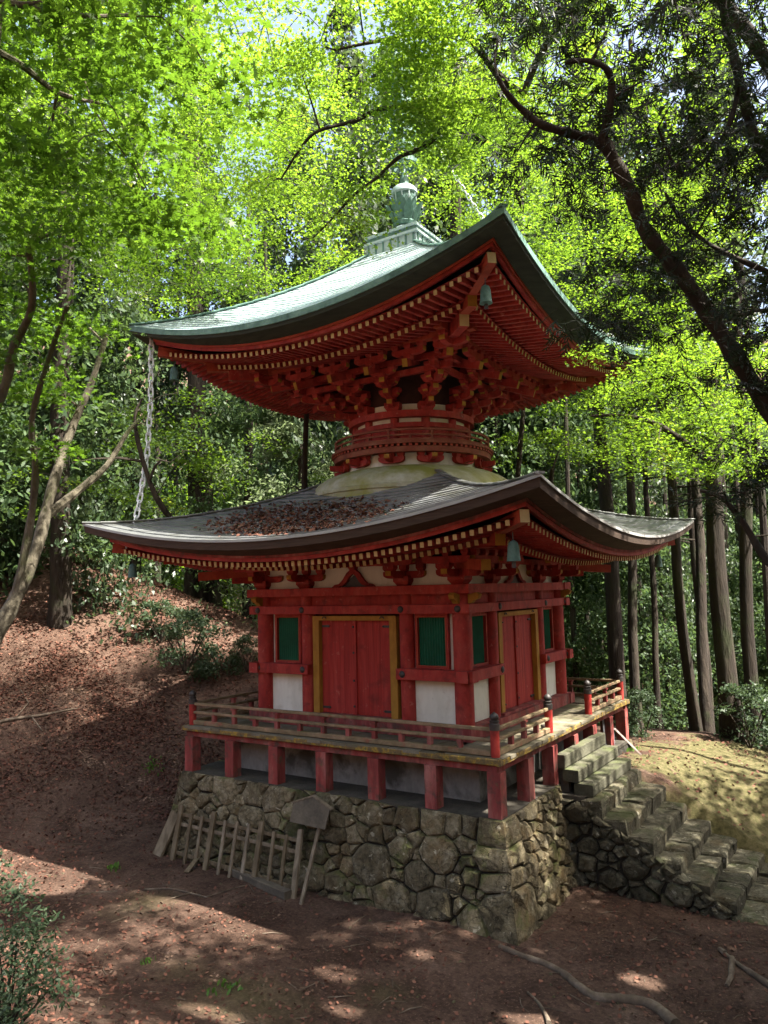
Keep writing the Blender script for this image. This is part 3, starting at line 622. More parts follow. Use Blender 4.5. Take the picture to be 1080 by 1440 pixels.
# ---- bracket pieces
def block_mesh(w, h):
    b = MB(); h1 = h*.45; t = w*.68
    vs = [(sx*t/2, sy*t/2, 0) for sx, sy in ((-1, -1), (1, -1), (1, 1), (-1, 1))]+[(sx*w/2, sy*w/2, h1) for sx, sy in ((-1, -1), (1, -1), (1, 1), (-1, 1))]+[(sx*w/2, sy*w/2, h) for sx, sy in ((-1, -1), (1, -1), (1, 1), (-1, 1))]
    b.add(vs, [(0, 3, 2, 1), (8, 9, 10, 11)]+[(k*4+i, k*4+(i+1) % 4, k*4+4+(i+1) % 4, k*4+4+i) for k in range(2) for i in range(4)]); return b.mesh('bearing_block')
def arm_mesh(L, w, h, both=True, ends=True):
    """bracket arm along x, underside curved up at the ends; end faces in the light paint"""
    n = 5; c = min(.16, L*.3)
    bot = [(L/2-c+c*sin(t), h*.55*(1-cos(t))) for t in np.linspace(0, pi/2, n)]
    lo = [(-L/2, h)] ; prof = []
    left = [(-x, z) for x, z in reversed(bot)] if both else [(-L/2, 0)]
    prof = left+bot+[(L/2, h), (-L/2, h)]
    b = MB(); b.prism(prof, (0, -w/2, 0), UX, UZ, UY, w)
    nl = len(left); 
    me = b.mesh('bracket_arm')
    if ends:
        for p in me.polygons:
            if abs(p.normal.x) > .75: p.material_index = 1
    return me
BLK = block_mesh(.15, .11); BLKS = block_mesh(.125, .10); BLKL = block_mesh(.30, .16)
def ang_put(nm, me, mats, par, xyz, az): return put(nm, me, mats, par, xyz, (0, 0, az))
# ---- lower brackets
ARM8 = arm_mesh(.82, .11, .12); ARMP = arm_mesh(1.0, .11, .12); ARMO = arm_mesh(.86, .10, .11)
ZB = 2.25
def lower_set(p, k, corner=False):
    bs = empty('bracket_set', rotz((p, -A, ZB), k), pagoda)
    P = lambda x, y, z: rotz((x, y, z), k); az = k*pi/2
    ang_put('bearing_block', BLKL, 'red', bs, P(p, -A-.02, ZB), az)
    ang_put('bracket_arm', ARM8, ['red', 'yellow'], bs, P(p, -A-.02, ZB+.12), az)
    ang_put('bracket_arm', ARMP, ['red', 'yellow'], bs, P(p, -A-.05, ZB+.121), az-pi/2)
    for dx in (-.33, 0, .33): ang_put('bearing_block', BLK, 'red', bs, P(p+dx, -A-.02, ZB+.24), az)
    ang_put('bearing_block', BLK, 'red', bs, P(p, -A-.44, ZB+.24), az)
    ang_put('bracket_arm', ARMO, ['red', 'yellow'], bs, P(p, -A-.44, ZB+.33), az)
    for dx in (-.34, 0, .34): ang_put('bearing_block', BLKS, 'red', bs, P(p+dx, -A-.44, ZB+.44), az)
    if corner:
        ang_put('bracket_arm', ARMO, ['red', 'yellow'], bs, P(p+.44, -A+.0, ZB+.331), az+pi/2)
        for dy in (-.34, 0, .34): ang_put('bearing_block', BLKS, 'red', bs, P(p+.44, -A+dy, ZB+.441), az)
        b = MB(); b.bar(P(p-.3, -A+.3, ZB+.19), P(p+.45, -A-.45, ZB+.19), .13, .14); build('diagonal_arm', b, 'red', bs)
        b = MB(); b.bar(P(p-.2, -A+.2, ZB+.36), P(p+.89, -A-.89, ZB+.265), .15, .16, mi_end=1); build('corner_tail', b, ['orange', 'yellow'], bs)
for k in range(4):
    lower_set(1.06, k); lower_set(-1.06, k); lower_set(A, k, True)
b = MB(); b.box((-2.05, -2.095, ZB-.01), (2.05, -2.04, ZB+.45)); four('frieze_plaster', b, 'white', body)
b = MB(); b.bar((-2.1, -2.12, ZB+.40), (2.1, -2.12, ZB+.40), .12, .10); four('wall_purlin', b, 'red', body)
b = MB(); b.bar((-2.95, -2.54, ZB+.605), (2.95, -2.54, ZB+.605), .15, .13); four('eave_purlin', b, 'red', body, ks=(0, 2))
b = MB(); b.bar((2.54, -2.95, ZB+.607), (2.54, 2.95, ZB+.607), .15, .13); four('eave_purlin', b, 'red', body, ks=(0, 2))
# frog-leg strut in the middle of each side
kz = ZB
leg = [(.46, 0), (.40, .045), (.30, .06), (.22, .13), (.13, .25), (.06, .30)]
outer = leg+[(-x, z) for x, z in reversed(leg)]
inner = [(-.31, 0), (-.20, .035), (-.13, .10), (-.07, .19), (0, .23), (.07, .19), (.13, .10), (.20, .035), (.31, 0)]
b = MB(); b.prism(outer+inner, (0, -2.17, kz), UX, UZ, UY, .06); fl = four('frog_leg_strut', b, 'red', body)
b = MB(); b.prism([(-.28, 0), (-.13, .10), (0, .21), (.13, .10), (.28, 0)], (0, -2.12, kz), UX, UZ, UY, .02); four('strut_carving', b, 'iron', body)
ang = BLKS
for k in range(4): put('bearing_block', BLK, 'red', body, rotz((0, -2.14, kz+.3), k), (0, 0, k*pi/2))

# ---- roofs
RR = random.Random(21)
class Roof: pass
def make_roof(name, ef, e, zc, lift, t, zt, g1, ncourse, sheet_w, roofmat, edgemat, undermat, tip_w, base_w, wall_w, spacing, edge_h, over):
    r = Roof(); root = empty(name, (0, 0, zc), pagoda); r.root = root
    g = lambda s: g1*s+(1-g1)*s*s
    def top(x, w):
        s = (e-w)/(e-t); u = min(1.0, abs(x)/w)
        return zc+(zt-zc)*g(s)+lift*u*u*max(0.0, 1-s)**1.5
    r.top = top
    def zl(x): return lift*(x/e)**2
    r.zl = zl
    # courses of sheets
    for k in range(4):
        if k == 2: continue                                # the far side is one plain surface below
        for i in range(ncourse):
            w0, w1 = e+(t-e)*i/ncourse, e+(t-e)*(i+1)/ncourse
            b = MB(); n = max(3, int(round(2*w0/sheet_w))); off = .5 if i % 2 else 0
            xs = [-1.0]+sorted(set([max(-1, min(1, -1+2*(j+off)/n)) for j in range(n+1)]))+[1.0]
            xs = [x for j, x in enumerate(xs) if j == 0 or x-xs[j-1] > 1e-4]
            for j in range(len(xs)-1):
                dz = RR.uniform(0, .006); ga = .003/w0
                sub = 2
                for m_ in range(sub):
                    ua = xs[j]+(xs[j+1]-xs[j])*m_/sub+(ga if m_ == 0 else 0); ub = xs[j]+(xs[j+1]-xs[j])*(m_+1)/sub-(ga if m_ == sub-1 else 0)
                    f0 = lambda u, ww, up: (u*ww, -ww, top(u*ww, ww)+up)
                    v = [f0(ua, w0, .022+dz), f0(ub, w0, .022+dz), f0(ub, w1, .004+dz), f0(ua, w1, .004+dz), f0(ua, w0, -.004), f0(ub, w0, -.004)]
                    b.add([rotz(p, k) for p in v], [(0, 1, 2, 3), (4, 5, 1, 0)])
            build('roof_course', b, roofmat, root)
    deck = MB()                                            # closed under-surface
    for k in range(4):
        ns, nu = 8, 16
        vs = [rotz(((-1+2*j/nu)*(e-.01+(t-e)*i/ns), -(e-.01+(t-e)*i/ns), top((-1+2*j/nu)*(e+(t-e)*i/ns)*.999, e+(t-e)*i/ns)-.012+(.012 if k == 2 else 0)), k) for i in range(ns+1) for j in range(nu+1)]
        deck.add(vs, [(i*(nu+1)+j, i*(nu+1)+j+1, (i+1)*(nu+1)+j+1, (i+1)*(nu+1)+j) for i in range(ns) for j in range(nu)])
    build('roof_deck', deck, roofmat, root)
    # eave: sheet edge, then the thick layered band, then the painted fascia
    def strip(rows, nm, mat):
        for k in range(4):
            b = MB(); nu = 24
            vs = [rotz(((-1+2*j/nu)*(w_), -w_, zc+lift*(-1+2*j/nu)**2+dz), k) for (w_, dz) in rows for j in range(nu+1)]
            b.add(vs, [(i*(nu+1)+j, (i+1)*(nu+1)+j, (i+1)*(nu+1)+j+1, i*(nu+1)+j+1) for i in range(len(rows)-1) for j in range(nu)])
            build(nm, b, mat, root, smooth=True)
    h = edge_h
    strip([(e-.05, .012), (e+.012, .026), (e+.014, -h*ef), (e-.03, -h*(ef+.03))], 'eave_edge', edgemat)
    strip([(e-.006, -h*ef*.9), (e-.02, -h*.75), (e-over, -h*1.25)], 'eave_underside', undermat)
    strip([(e-over+.03, -h*1.20), (e-over+.03, -h*1.20-.04), (e-over-.05, -h*1.20-.04)], 'eave_fascia', 'orange' if name == 'upper_roof' else 'faded')
    strip([(e-over+.0, -h*1.20-.035), (e-over+.0, -h*1.20-.10), (e-over-.08, -h*1.20-.10)], 'eave_fascia', 'red')
    zf = zc-h*1.2-.145; sf = .10                            # flying rafters: tip height, inward rise
    zbase = zf-.115+sf*(tip_w-base_w); sb = .24
    r.zf, r.zb = zf, zbase
    rw, rh = .062, .078
    um = MB(); um.bar((0, 1, 0), (0, 0, 0), rw, rh, mi_end=1); ume = um.mesh('rafter')
    n = int(2*tip_w/spacing)
    for tier, wt, zt_, sl, win in (('flying_rafter', tip_w, zf, sf, base_w-.06), ('base_rafter', base_w, zbase, sb, wall_w)):
        nn = int(2*(wt-.06)/spacing); far = MB()
        for k in range(4):
            for j in range(nn+1):
                x = -(wt-.08)+2*(wt-.08)*j/nn; inner = max(win, abs(x)+.05)
                if inner > wt-.12: continue
                L = wt-inner; a_ = math.atan(sl); tip = (x, -wt, zt_+zl(x))
                if k in (0, 1):
                    put(tier, ume, ['red', 'cream'], root, rotz(tip, k), (a_, 0, k*pi/2), (1, L/cos(a_), 1))
                else:
                    far.bar(rotz((x, -inner, tip[2]+sl*L), k), rotz(tip, k), rw, rh, mi_end=1)
        build(tier, far, ['red', 'cream'], root, kind='stuff')
        for k in range(4):                                  # boards lying on the rafters
            b = MB(); nu, nw = 24, 2; rows = [wt+.03, win-.05]
            vs = [rotz(((-1+2*j/nu)*w_, -w_, zt_+sl*(wt-w_)+zl((-1+2*j/nu)*w_)+rh*.5+.004), k) for w_ in rows for j in range(nu+1)]
            b.add(vs, [(j, j+1, nu+2+j, nu+1+j) for j in range(nu)]); build('soffit_boards', b, 'door', root)
    # tie board over the base rafter tips
    strip_w = base_w-.02
    for k in range(4):
        b = MB(); nu = 24
        vs = [rotz(((-1+2*j/nu)*ww, -ww, zbase+rh*.5+zl((-1+2*j/nu)*base_w)+dz), k) for ww, dz in ((strip_w, .002), (strip_w, .062), (strip_w-.07, .062)) for j in range(nu+1)]
        b.add(vs, [(i*(nu+1)+j, i*(nu+1)+j+1, (i+1)*(nu+1)+j+1, (i+1)*(nu+1)+j) for i in range(2) for j in range(nu)]); build('eave_support', b, 'red', root)
    # hip rafters
    for k in range(4):
        D = lambda d, z: rotz((d, -d, z), k)
        b = MB(); tw = tip_w+.06; b.bar(D(base_w-.3, zf+sf*.9+zl(base_w)*.8), D(tw, zf+zl(tw)+.01), .13, .17, mi_end=1); build('hip_rafter', b, ['orange', 'cream'], root)
        b = MB(); b.bar(D(wall_w-.3, zbase+sb*(base_w-wall_w+.3)+zl(wall_w)-.03), D(base_w+.06, zbase+zl(base_w)-.03), .15, .18, mi_end=1); build('hip_rafter', b, ['orange', 'yellow'], root)
    # ridge caps along the hips
    for k in (0, 1, 3):
        m_ = 14
        for i in range(m_):
            w0, w1 = e+(t-e)*i/m_, e+(t-e)*(i+1)/m_
            p0, p1 = rotz((w0+.01, -w0-.01, top(w0, w0)+.035), k), rotz((w1, -w1, top(w1, w1)+.028), k)
            b = MB(); b.bar(p0, p1, .13, .035, ch=.012); build('ridge_cap', b, roofmat if name == 'lower_roof' else 'copper_edge', root)
    return r
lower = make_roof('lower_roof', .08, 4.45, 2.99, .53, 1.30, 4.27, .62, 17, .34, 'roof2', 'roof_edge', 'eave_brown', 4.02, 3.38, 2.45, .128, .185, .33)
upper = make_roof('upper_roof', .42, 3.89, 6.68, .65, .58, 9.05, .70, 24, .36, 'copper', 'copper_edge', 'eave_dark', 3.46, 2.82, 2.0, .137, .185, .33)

# ---- drum: dome, balcony, wall
drum = empty('drum', (0, 0, 4.0), pagoda)
b = MB(); b.lathe([(2.08, 3.6), (2.08, 3.98), (2.105, 3.985), (2.105, 4.05), (2.06, 4.07), (2.03, 4.14), (1.95, 4.24), (1.82, 4.33), (1.65, 4.41), (1.45, 4.47), (1.28, 4.50)], n=64, close=False)
build('plaster_dome', b, 'dome', drum, smooth=True)
b = MB(); b.lathe([(1.33, 4.46), (1.31, 4.72)], n=48, close=False); build('neck_wall', b, 'white', drum, smooth=True)
ARMT = arm_mesh(.50, .1, .12, ends=False); ARMR = arm_mesh(.42, .1, .11)
for i in range(12):
    az = radians(-45+30*i); c, s = cos(az), sin(az)
    if sin(az+.6) > .9 and False: continue
    bs = empty('bracket_set', (1.4*c, 1.4*s, 4.46), drum) if False else drum
    o = put('balcony_bracket', ARMT, ['red', 'yellow'], drum, (1.385*c, 1.385*s, 4.52), (0, 0, az+pi/2))
    for dx in (-.18, 0, .18):
        bb = bpy.data.objects.new('bearing_block', BLKS); COL.objects.link(bb); bb.parent = o; bb.location = (dx, 0, .115); ORG[bb.name] = Vector((0, 0, 0))
        if not BLKS.materials: BLKS.materials.append(M['red'])
    bb = bpy.data.objects.new('bracket_arm', ARMR); COL.objects.link(bb); bb.parent = o; bb.location = (0, -.1, .02); bb.rotation_euler = (0, 0, -pi/2)
    for m_ in ('red', 'yellow'):
        if len(ARMR.materials) < 2: ARMR.materials.append(M[m_])
b = MB(); b.ring(1.585, 4.70, 4.80, .12, 64); build('balcony_beam', b, 'balcony', drum, smooth=True)
b = MB()
for i in range(90):
    a_ = 2*pi*i/90; b.bar((1.5*cos(a_), 1.5*sin(a_), 4.823), (1.612*cos(a_), 1.612*sin(a_), 4.823), .055, .04, mi_end=1)
build('dentil_row', b, ['balcony', 'orange'], drum, kind='stuff')
b = MB(); b.ring(1.64, 4.845, 4.885, .6, 64); build('balcony_floor', b, 'balcony', drum, smooth=True)
for z, hh, ww in ((4.92, .05, .06), (5.015, .03, .045), (5.115, .038, .042)):
    b = MB(); b.ring(1.575, z-hh/2, z+hh/2, ww, 64); build('balcony_rail', b, 'balcony', drum, smooth=True)
for i in range(24):
    a_ = radians(-45+15*i); full = i % 2 == 0; b = MB()
    x, y = 1.553*cos(a_), 1.553*sin(a_); b.bar((x, y, 4.944), (x, y, 5.097 if full else 5.001), .035, .035); build('balcony_baluster', b, 'balcony', drum)
b = MB(); b.lathe([(1.12, 4.8), (1.12, 5.70)], n=48, close=False); build('drum_wall', b, 'white', drum, smooth=True)
b = MB(); b.lathe([(1.13, 5.69), (1.13, 6.3)], n=48, close=False); build('drum_shade_band', b, 'dark', drum, smooth=True)  # near-black band: the deep shade behind the brackets put in as colour
for i in range(12):
    az = radians(-45+30*i); b = MB(); b.lathe([(.085, 4.88), (.085, 5.43)], (1.13*cos(az), 1.13*sin(az), 0), 10); build('drum_post', b, 'red', drum, smooth=True)
for i in range(12):
    az = radians(-30+30*i); b = MB(); b.lathe([(1.125, 4.885), (1.14, 4.885), (1.14, 5.26), (1.125, 5.26)], n=5, a0=az-.21, a1=az+.21); build('drum_panel', b, 'door', drum)
for r_, z0, z1, dr in ((1.205, 4.885, 4.97, .1), (1.205, 5.235, 5.325, .1), (1.275, 5.42, 5.545, .2)):
    b = MB(); b.ring(r_, z0, z1, dr, 64); build('ring_beam', b, 'red', drum, smooth=True)
# ---- upper brackets: four stepped tiers between round drum and square eave
def up_arm(L): return arm_mesh(L, .10, .115, both=True)
CR = [up_arm(.36), up_arm(.44), up_arm(.5)]
BLKU = block_mesh(.135, .085)
K = 2.05
for i in range(12):
    az = radians(-45+30*i); c, s = cos(az), sin(az); corner = i % 3 == 0
    bs = empty('bracket_set', (1.2*c, 1.2*s, 5.545), drum) if False else empty('bracket_set', (1.2*c, 1.2*s, 5.545), pagoda)
    side = round((atan2(s, c)+pi/2)/(pi/2)) % 4; sa = side*pi/2
    put('bearing_block', BLKL, 'red', bs, (1.16*c, 1.16*s, 5.535), (0, 0, az))
    for j in range(3):
        rj = 1.16+(.21 if not corner else .33)*(j+1); zj = 5.60+.155*j
        Lr = rj-.85+.09
        me = bpy.data.meshes.get('radial_arm_%d_%d' % (j, corner))
        if me is None:
            me = arm_mesh(Lr, .10, .12, both=False); me.name = 'radial_arm_%d_%d' % (j, corner)
        mid = .85+Lr/2; put('bracket_arm', me, ['red', 'yellow'], bs, (mid*c, mid*s, zj), (0, 0, az))
        put('bearing_block', BLKU, 'red', bs, (rj*c, rj*s, zj+.118), (0, 0, sa if not corner else az))
        az2s = [sa] if not corner else [az+pi/4, az-pi/4]
        for az2 in az2s:
            put('bracket_arm', CR[j], ['red', 'yellow'], bs, (rj*c, rj*s, zj+.17), (0, 0, az2))
            for dx in (-.15-.03*j, .15+.03*j):
                put('bearing_block', BLKU, 'red', bs, (rj*c+dx*cos(az2), rj*s+dx*sin(az2), zj+.24), (0, 0, az2))
for j in range(1, 3):                                       # continuous tie beams, one square per step
    hwj = (1.16+.21*(j+1))*cos(radians(15)); zj = 5.60+.155*j+.36
    b = MB(); b.bar((-hwj-.25, -hwj, zj), (hwj+.25, -hwj, zj), .09, .10); four('tie_beam', b, 'red', drum, ks=(0, 2))
    b = MB(); b.bar((hwj, -hwj-.25, zj+.002), (hwj, hwj+.25, zj+.002), .088, .10); four('tie_beam', b, 'red', drum, ks=(0, 2))
b = MB(); b.lathe([(1.1, 5.85), (1.3, 6.1), (1.75, 6.45), (1.95, 6.75)], n=4, a0=pi/4, a1=pi/4+2*pi, close=False); build('inner_shade_cone', b, 'dark', drum)  # dark cone behind the brackets, shade put into its colour
ARMU = arm_mesh(.64, .11, .11)
for k in range(4):
    P = lambda x, y, z: rotz((x, y, z), k)
    for x in (-1.22, -.41, .41, 1.22):
        bs = empty('tail_bracket', P(x, -K, 6.0), pagoda)
        b = MB(); b.bar(P(x*.8, -1.35, 6.36), P(x, -2.2, 6.07), .095, .14, mi_end=1); build('tail_rafter', b, ['red', 'yellow'], bs)
        put('bearing_block', BLKU, 'red', bs, P(x, -K, 6.165), (0, 0, k*pi/2))
        put('bracket_arm', ARMU, ['red', 'yellow'], bs, P(x, -K, 6.235), (0, 0, k*pi/2))
        for dx in (-.255, 0, .255): put('bearing_block', BLKU, 'red', bs, P(x+dx, -K, 6.345), (0, 0, k*pi/2))
    bs = empty('tail_bracket', P(K, -K, 6.0), pagoda)
    b = MB(); b.bar(P(1.2, -1.2, 6.42), P(2.0, -2.0, 6.18), .12, .15, mi_end=1); build('tail_rafter', b, ['red', 'yellow'], bs)
    b = MB(); b.bar(P(1.6, -1.6, 6.47), P(2.58, -2.58, 6.42), .16, .2, mi_end=1); build('tail_rafter', b, ['red', 'cream'], bs)
    put('bearing_block', BLKU, 'red', bs, P(2.06, -2.06, 6.26), (0, 0, k*pi/2+pi/4))
    for az2, ox, oy in ((k*pi/2, 0, 0), (k*pi/2+pi/2, 0, 0)):
        put('bracket_arm', ARMU, ['red', 'yellow'], bs, P(K, -K, 6.236), (0, 0, az2))
        for dx in (-.255, .255):
            q = P(K, -K, 6.346); put('bearing_block', BLKU, 'red', bs, (q.x+dx*cos(az2), q.y+dx*sin(az2), q.z), (0, 0, az2))
b = MB(); b.bar((-2.5, -K, 6.54), (2.5, -K, 6.54), .15, .22); four('eave_purlin', b, 'orange', drum, ks=(0, 2))
b = MB(); b.bar((K, -2.5, 6.542), (K, 2.5, 6.542), .148, .22); four('eave_purlin', b, 'orange', drum, ks=(0, 2))
b = MB(); b.box((-1.98, -1.98, 6.6), (1.98, 1.98, 6.62)); build('inner_ceiling', b, 'dark', drum)

# ---- finial
fin = empty('finial', (0, 0, 8.95), pagoda)
b = MB(); b.box((-.6, -.6, 8.9), (.6, .6, 9.25)); bx_ = build('dew_basin', b, 'copper', fin)
for k in range(4):
    for i in range(7):
        q = rotz((-.54+.18*i, -.607, 9.08), k); c = MB(); c.bar((q.x, q.y, 8.98), (q.x, q.y, 9.24), .03, .03); build('basin_rib', c, 'copper_edge', bx_)
b = MB(); b.box((-.65, -.65, 9.25), (.65, .65, 9.30)); build('basin_rim', b, 'copper', fin)
b = MB(); b.box((-.585, -.585, 9.30), (.585, .585, 9.40)); build('basin_neck', b, 'copper_edge', fin)
b = MB(); b.box((-.62, -.62, 9.40), (.62, .62, 9.455)); build('basin_rim', b, 'copper', fin)
b = MB(); b.lathe([(.40, 9.455), (.40, 9.5), (.36, 9.6), (.27, 9.68), (.15, 9.72)], n=28); build('inverted_bowl', b, 'copper', fin, smooth=True)
b = MB(); b.lathe([(.15, 9.7), (.25, 9.74), (.27, 9.80), (.22, 9.86), (.24, 9.9)], n=28); lot = build('lotus_base', b, 'bronze', fin, smooth=True)
for tier, n_, r0, hh, tilt in ((0, 8, .22, .40, .30), (1, 8, .20, .48, .18)):
    for i in range(n_):
        a_ = 2*pi*(i+.5*tier)/n_; b = MB(); d = Vector((cos(a_), sin(a_), 0)); tn = Vector((-sin(a_), cos(a_), 0)); base = d*r0+Vector((0, 0, 9.80))
        rows = [(0, .06, 0), (.3, .10, .02), (.6, .10, .05), (.85, .055, .11), (1.0, .004, .17)]
        vs = []
        for f_, w_, o_ in rows:
            ctr = base+Vector((0, 0, hh*f_))+d*(tilt*hh*f_+o_*.5)
            vs += [ctr-tn*w_-d*.0, ctr+d*.02, ctr+tn*w_, ctr-d*.018]
        fs = [(r_*4+q_, r_*4+(q_+1) % 4, r_*4+4+(q_+1) % 4, r_*4+4+q_) for r_ in range(4) for q_ in range(4)]
        b.add(vs, fs); build('lotus_petal', b, 'bronze', lot, smooth=True)
b = MB(); b.lathe([(.17, 9.95), (.21, 10.1), (.24, 10.3), (.235, 10.46)], n=24); bar_ = build('jewel_barrel', b, 'bronze', fin, smooth=True)
b = MB(); b.lathe([(.25, 10.44), (.275, 10.47), (.27, 10.56), (.22, 10.61), (.10, 10.64)], n=28); build('barrel_cap', b, 'copper', fin, smooth=True)
for i in range(10):
    a_ = 2*pi*i/10; b = MB(); b.bar((.215*cos(a_), .215*sin(a_), 10.10), (.245*cos(a_), .245*sin(a_), 10.45), .025, .025); build('barrel_rib', b, 'copper', bar_)
b = MB(); b.lathe([(.10, 10.66), (.085, 10.8), (.05, 10.95), (.05, 14.6)], n=12); build('mast', b, 'bronze', fin, smooth=True)
for i in range(9):
    z = 11.15+i*.33; b = MB(); b.ring(.30-.012*i, z-.05, z+.05, .04, 24)
    for j in range(4): a_ = j*pi/2; b.bar((.04*cos(a_), .04*sin(a_), z), ((.27-.012*i)*cos(a_), (.27-.012*i)*sin(a_), z), .03, .03)
    build('mast_ring', b, 'bronze', fin, smooth=True)
b = MB(); b.lathe([(.05, 14.3), (.16, 14.45), (.17, 14.6), (.09, 14.8), (.01, 14.95)], n=16); build('jewel', b, 'bronze', fin, smooth=True)
def smooth_path(P, n=4):
    P = [np.asarray(p, float) for p in P]; out = []
    for i in range(len(P)-1):
        p0, p1, p2, p3 = P[max(i-1, 0)], P[i], P[i+1], P[min(i+2, len(P)-1)]
        for k in range(n):
            t = k/n; out.append(.5*((2*p1)+(-p0+p2)*t+(2*p0-5*p1+4*p2-p3)*t*t+(-p0+3*p1-3*p2+p3)*t**3))
    out.append(P[-1]); return out
# ------------------------------------------------------------------ bells and chains
def diag_sw(px, py):
    v = ray(px, py); n = Vector((1, -1, 0)); return CAM+v*(-(CAM.dot(n))/v.dot(n))
def bell(p, hh, label):
    b = MB(); s = hh/.30
    b.lathe([(.10*s, 0), (.094*s, .012*s), (.085*s, .10*s), (.078*s, .2*s), (.06*s, .26*s), (.02*s, .285*s)], (p[0], p[1], p[2]), 18)
    o = build('wind_bell', b, 'bronze', smooth=True, label=label, category='bell', group='wind bells under the roof corners')
    c = MB(); c.tube([(p[0], p[1], p[2]+.27*s), (p[0], p[1], p[2]+.40*s)], [.008, .008], 6); build('hanger', c, 'iron', o)
    c = MB(); c.bar((p[0]-.03*s, p[1], p[2]-.05*s), (p[0]+.03*s, p[1], p[2]-.05*s), .006, .08*s); build('clapper', c, 'iron', o)
bell((3.30, -3.30, 6.30), .29, 'green wind bell under the near corner of the upper roof')
bell((-3.31, -3.31, 6.30), .29, 'dark wind bell under the left corner of the upper roof')
bell((3.77, -3.77, 2.52), .29, 'green wind bell under the near corner of the lower roof')
bell((-3.83, -3.83, 2.53), .27, 'dark wind bell below the dangling end of the left chain')
bell((3.81, 3.81, 2.53), .27, 'dark wind bell under the right corner of the lower roof')
def link_mesh(L, w, r):
    pts = []
    for i in range(12):
        t = 2*pi*i/12; pts.append((w*cos(t), 0, (L/2-w)*(1 if sin(t) >= 0 else -1)+w*sin(t)))
    b = MB(); b.tube(pts+[pts[0]], [r]*13, 5, cap=False); return b.mesh('chain_link', smooth=True)
def chain(path, L, w, r, mat, label, sag=0):
    pts = [Vector(p) for p in path]; root = empty('chain', pts[0], label=label, category='chain'); me = link_mesh(L, w, r); pitch = L-2.6*r
    seg = [(pts[i+1]-pts[i]).length for i in range(len(pts)-1)]; tot = sum(seg); n = int(tot/pitch); i = 0; acc = 0
    for k in range(n):
        d = (k+.5)*pitch
        while i < len(seg)-1 and d > acc+seg[i]: acc += seg[i]; i += 1
        q = pts[i].lerp(pts[i+1], (d-acc)/seg[i]); dr = (pts[i+1]-pts[i]).normalized()
        rot = dr.to_track_quat('Z', 'Y').to_matrix().to_4x4() @ Matrix.Rotation((k % 2)*pi/2+.4, 4, 'Z')
        put('chain_link', me, mat, root, q, rot.to_euler())
cp = [diag_sw(213, 474), diag_sw(212, 560), diag_sw(207, 640), diag_sw(197, 700)]
e0 = Vector((-4.42, -4.50, lower.top(-4.40, 4.44)+.06)); e1 = Vector((-4.30, -4.51, lower.top(-4.3, 4.44)-.02))
chain(cp+[diag_sw(190, 735), diag_sw(188, 742)+Vector((0, -.06, .02)), diag_sw(186, 750)+Vector((0, -.1, 0)), diag_sw(185, 786)+Vector((0, -.1, 0))], .19, .046, .017, 'steel', 'pale steel chain hanging from the upper roof over the lower roof corner')
top_ = Vector((.18, .18, 12.6)); c_end = Vector((3.6, 3.6, upper.top(3.6, 3.6)+.1)); mid = [top_.lerp(c_end, f)-Vector((0, 0, 1.15*4*f*(1-f))) for f in np.linspace(0, 1, 14)]
chain(mid, .15, .034, .011, 'steel', 'thin chain slanting from the finial mast down to the right roof corner')

# ------------------------------------------------------------------ things leaning on the stone base
fence = empty('lattice_fence', (-1.55, -3.65, -2.44), label='weathered wooden lattice fence panel leaning against the stone base', category='fence panel')
def fp(i, f):                                   # i 0..10 along, f 0..1 up
    b0 = Vector((-3.0, -3.58, -2.46)).lerp(Vector((-.06, -3.80, -2.47)), i/10); t0 = Vector((-2.96, -3.42, -1.60)).lerp(Vector((-.20, -3.44, -1.62)), i/10)
    return b0.lerp(t0, f)
FR = random.Random(8)
for i in range(11):
    thick = i in (0, 3, 7, 10); b = MB(); w_ = .095 if thick else .06
    j = FR.uniform(-.02, .02)
    b.bar(fp(i, -.0)+Vector((j, 0, 0)), fp(i, 1.0+(.06 if thick else FR.uniform(-.07, .03)))+Vector((j*.4, 0, 0)), w_, .05 if thick else .035, up=(0, 1, .3), ch=.004); build('upright', b, 'oldwood', fence)
for f_, wd in ((.87, .055), (.69, .055), (.15, .06)):
    b = MB(); b.bar(fp(-.15, f_)+Vector((0, .035, 0)), fp(10.1, f_)+Vector((0, .035, 0)), .028, wd, ch=.003); build('cross_rail', b, 'oldwood', fence)
b = MB(); b.bar(on_ground(330, 1232, .06)+Vector((0, .02, 0)), on_ground(405, 1266, .06), .14, .12, ch=.01); build('timber_baulk', b, 'darkwood', label='dark squared timber lying on the ground at the foot of the lattice', category='timber')
b = MB(); p0 = Vector((-3.42, -3.60, -2.5)); p1 = Vector((-3.16, -3.36, -1.72)); b.bar(p0, p1, .26, .045, up=(.3, 1, .3), ch=.005); build('leaning_board', b, 'oldwood', label='wide pale board leaning against the left corner of the stone base', category='board')
b = MB(); b.bar(on_ground(262, 1230, .025), on_ground(286, 1212, .0)+Vector((0, .05, .22)), .085, .022, ch=.003); build('short_board', b, 'oldwood', label='short pale board propped on the foot of the lattice fence', category='board')
sign = empty('sign_board', (.14, -3.9, -2.45), label='dark wooden notice board on a pole leaning against the stone base', category='sign')
b = MB(); b.bar((.16, -3.90, -2.5), (.20, -3.44, -1.40), .055, .04, up=(0, 1, .4), ch=.004); build('pole', b, 'oldwood', sign)
b = MB(); sl = Vector((0, .36, .93)).normalized(); b.prism([(-.36, -.14), (.34, -.14), (.36, .16), (0, .30), (-.36, .17)], (.03, -3.475, -1.32), (1, 0, -.03), sl, sl.cross(Vector((1, 0, 0))).normalized()*-1, .03); build('board', b, 'darkwood', sign)
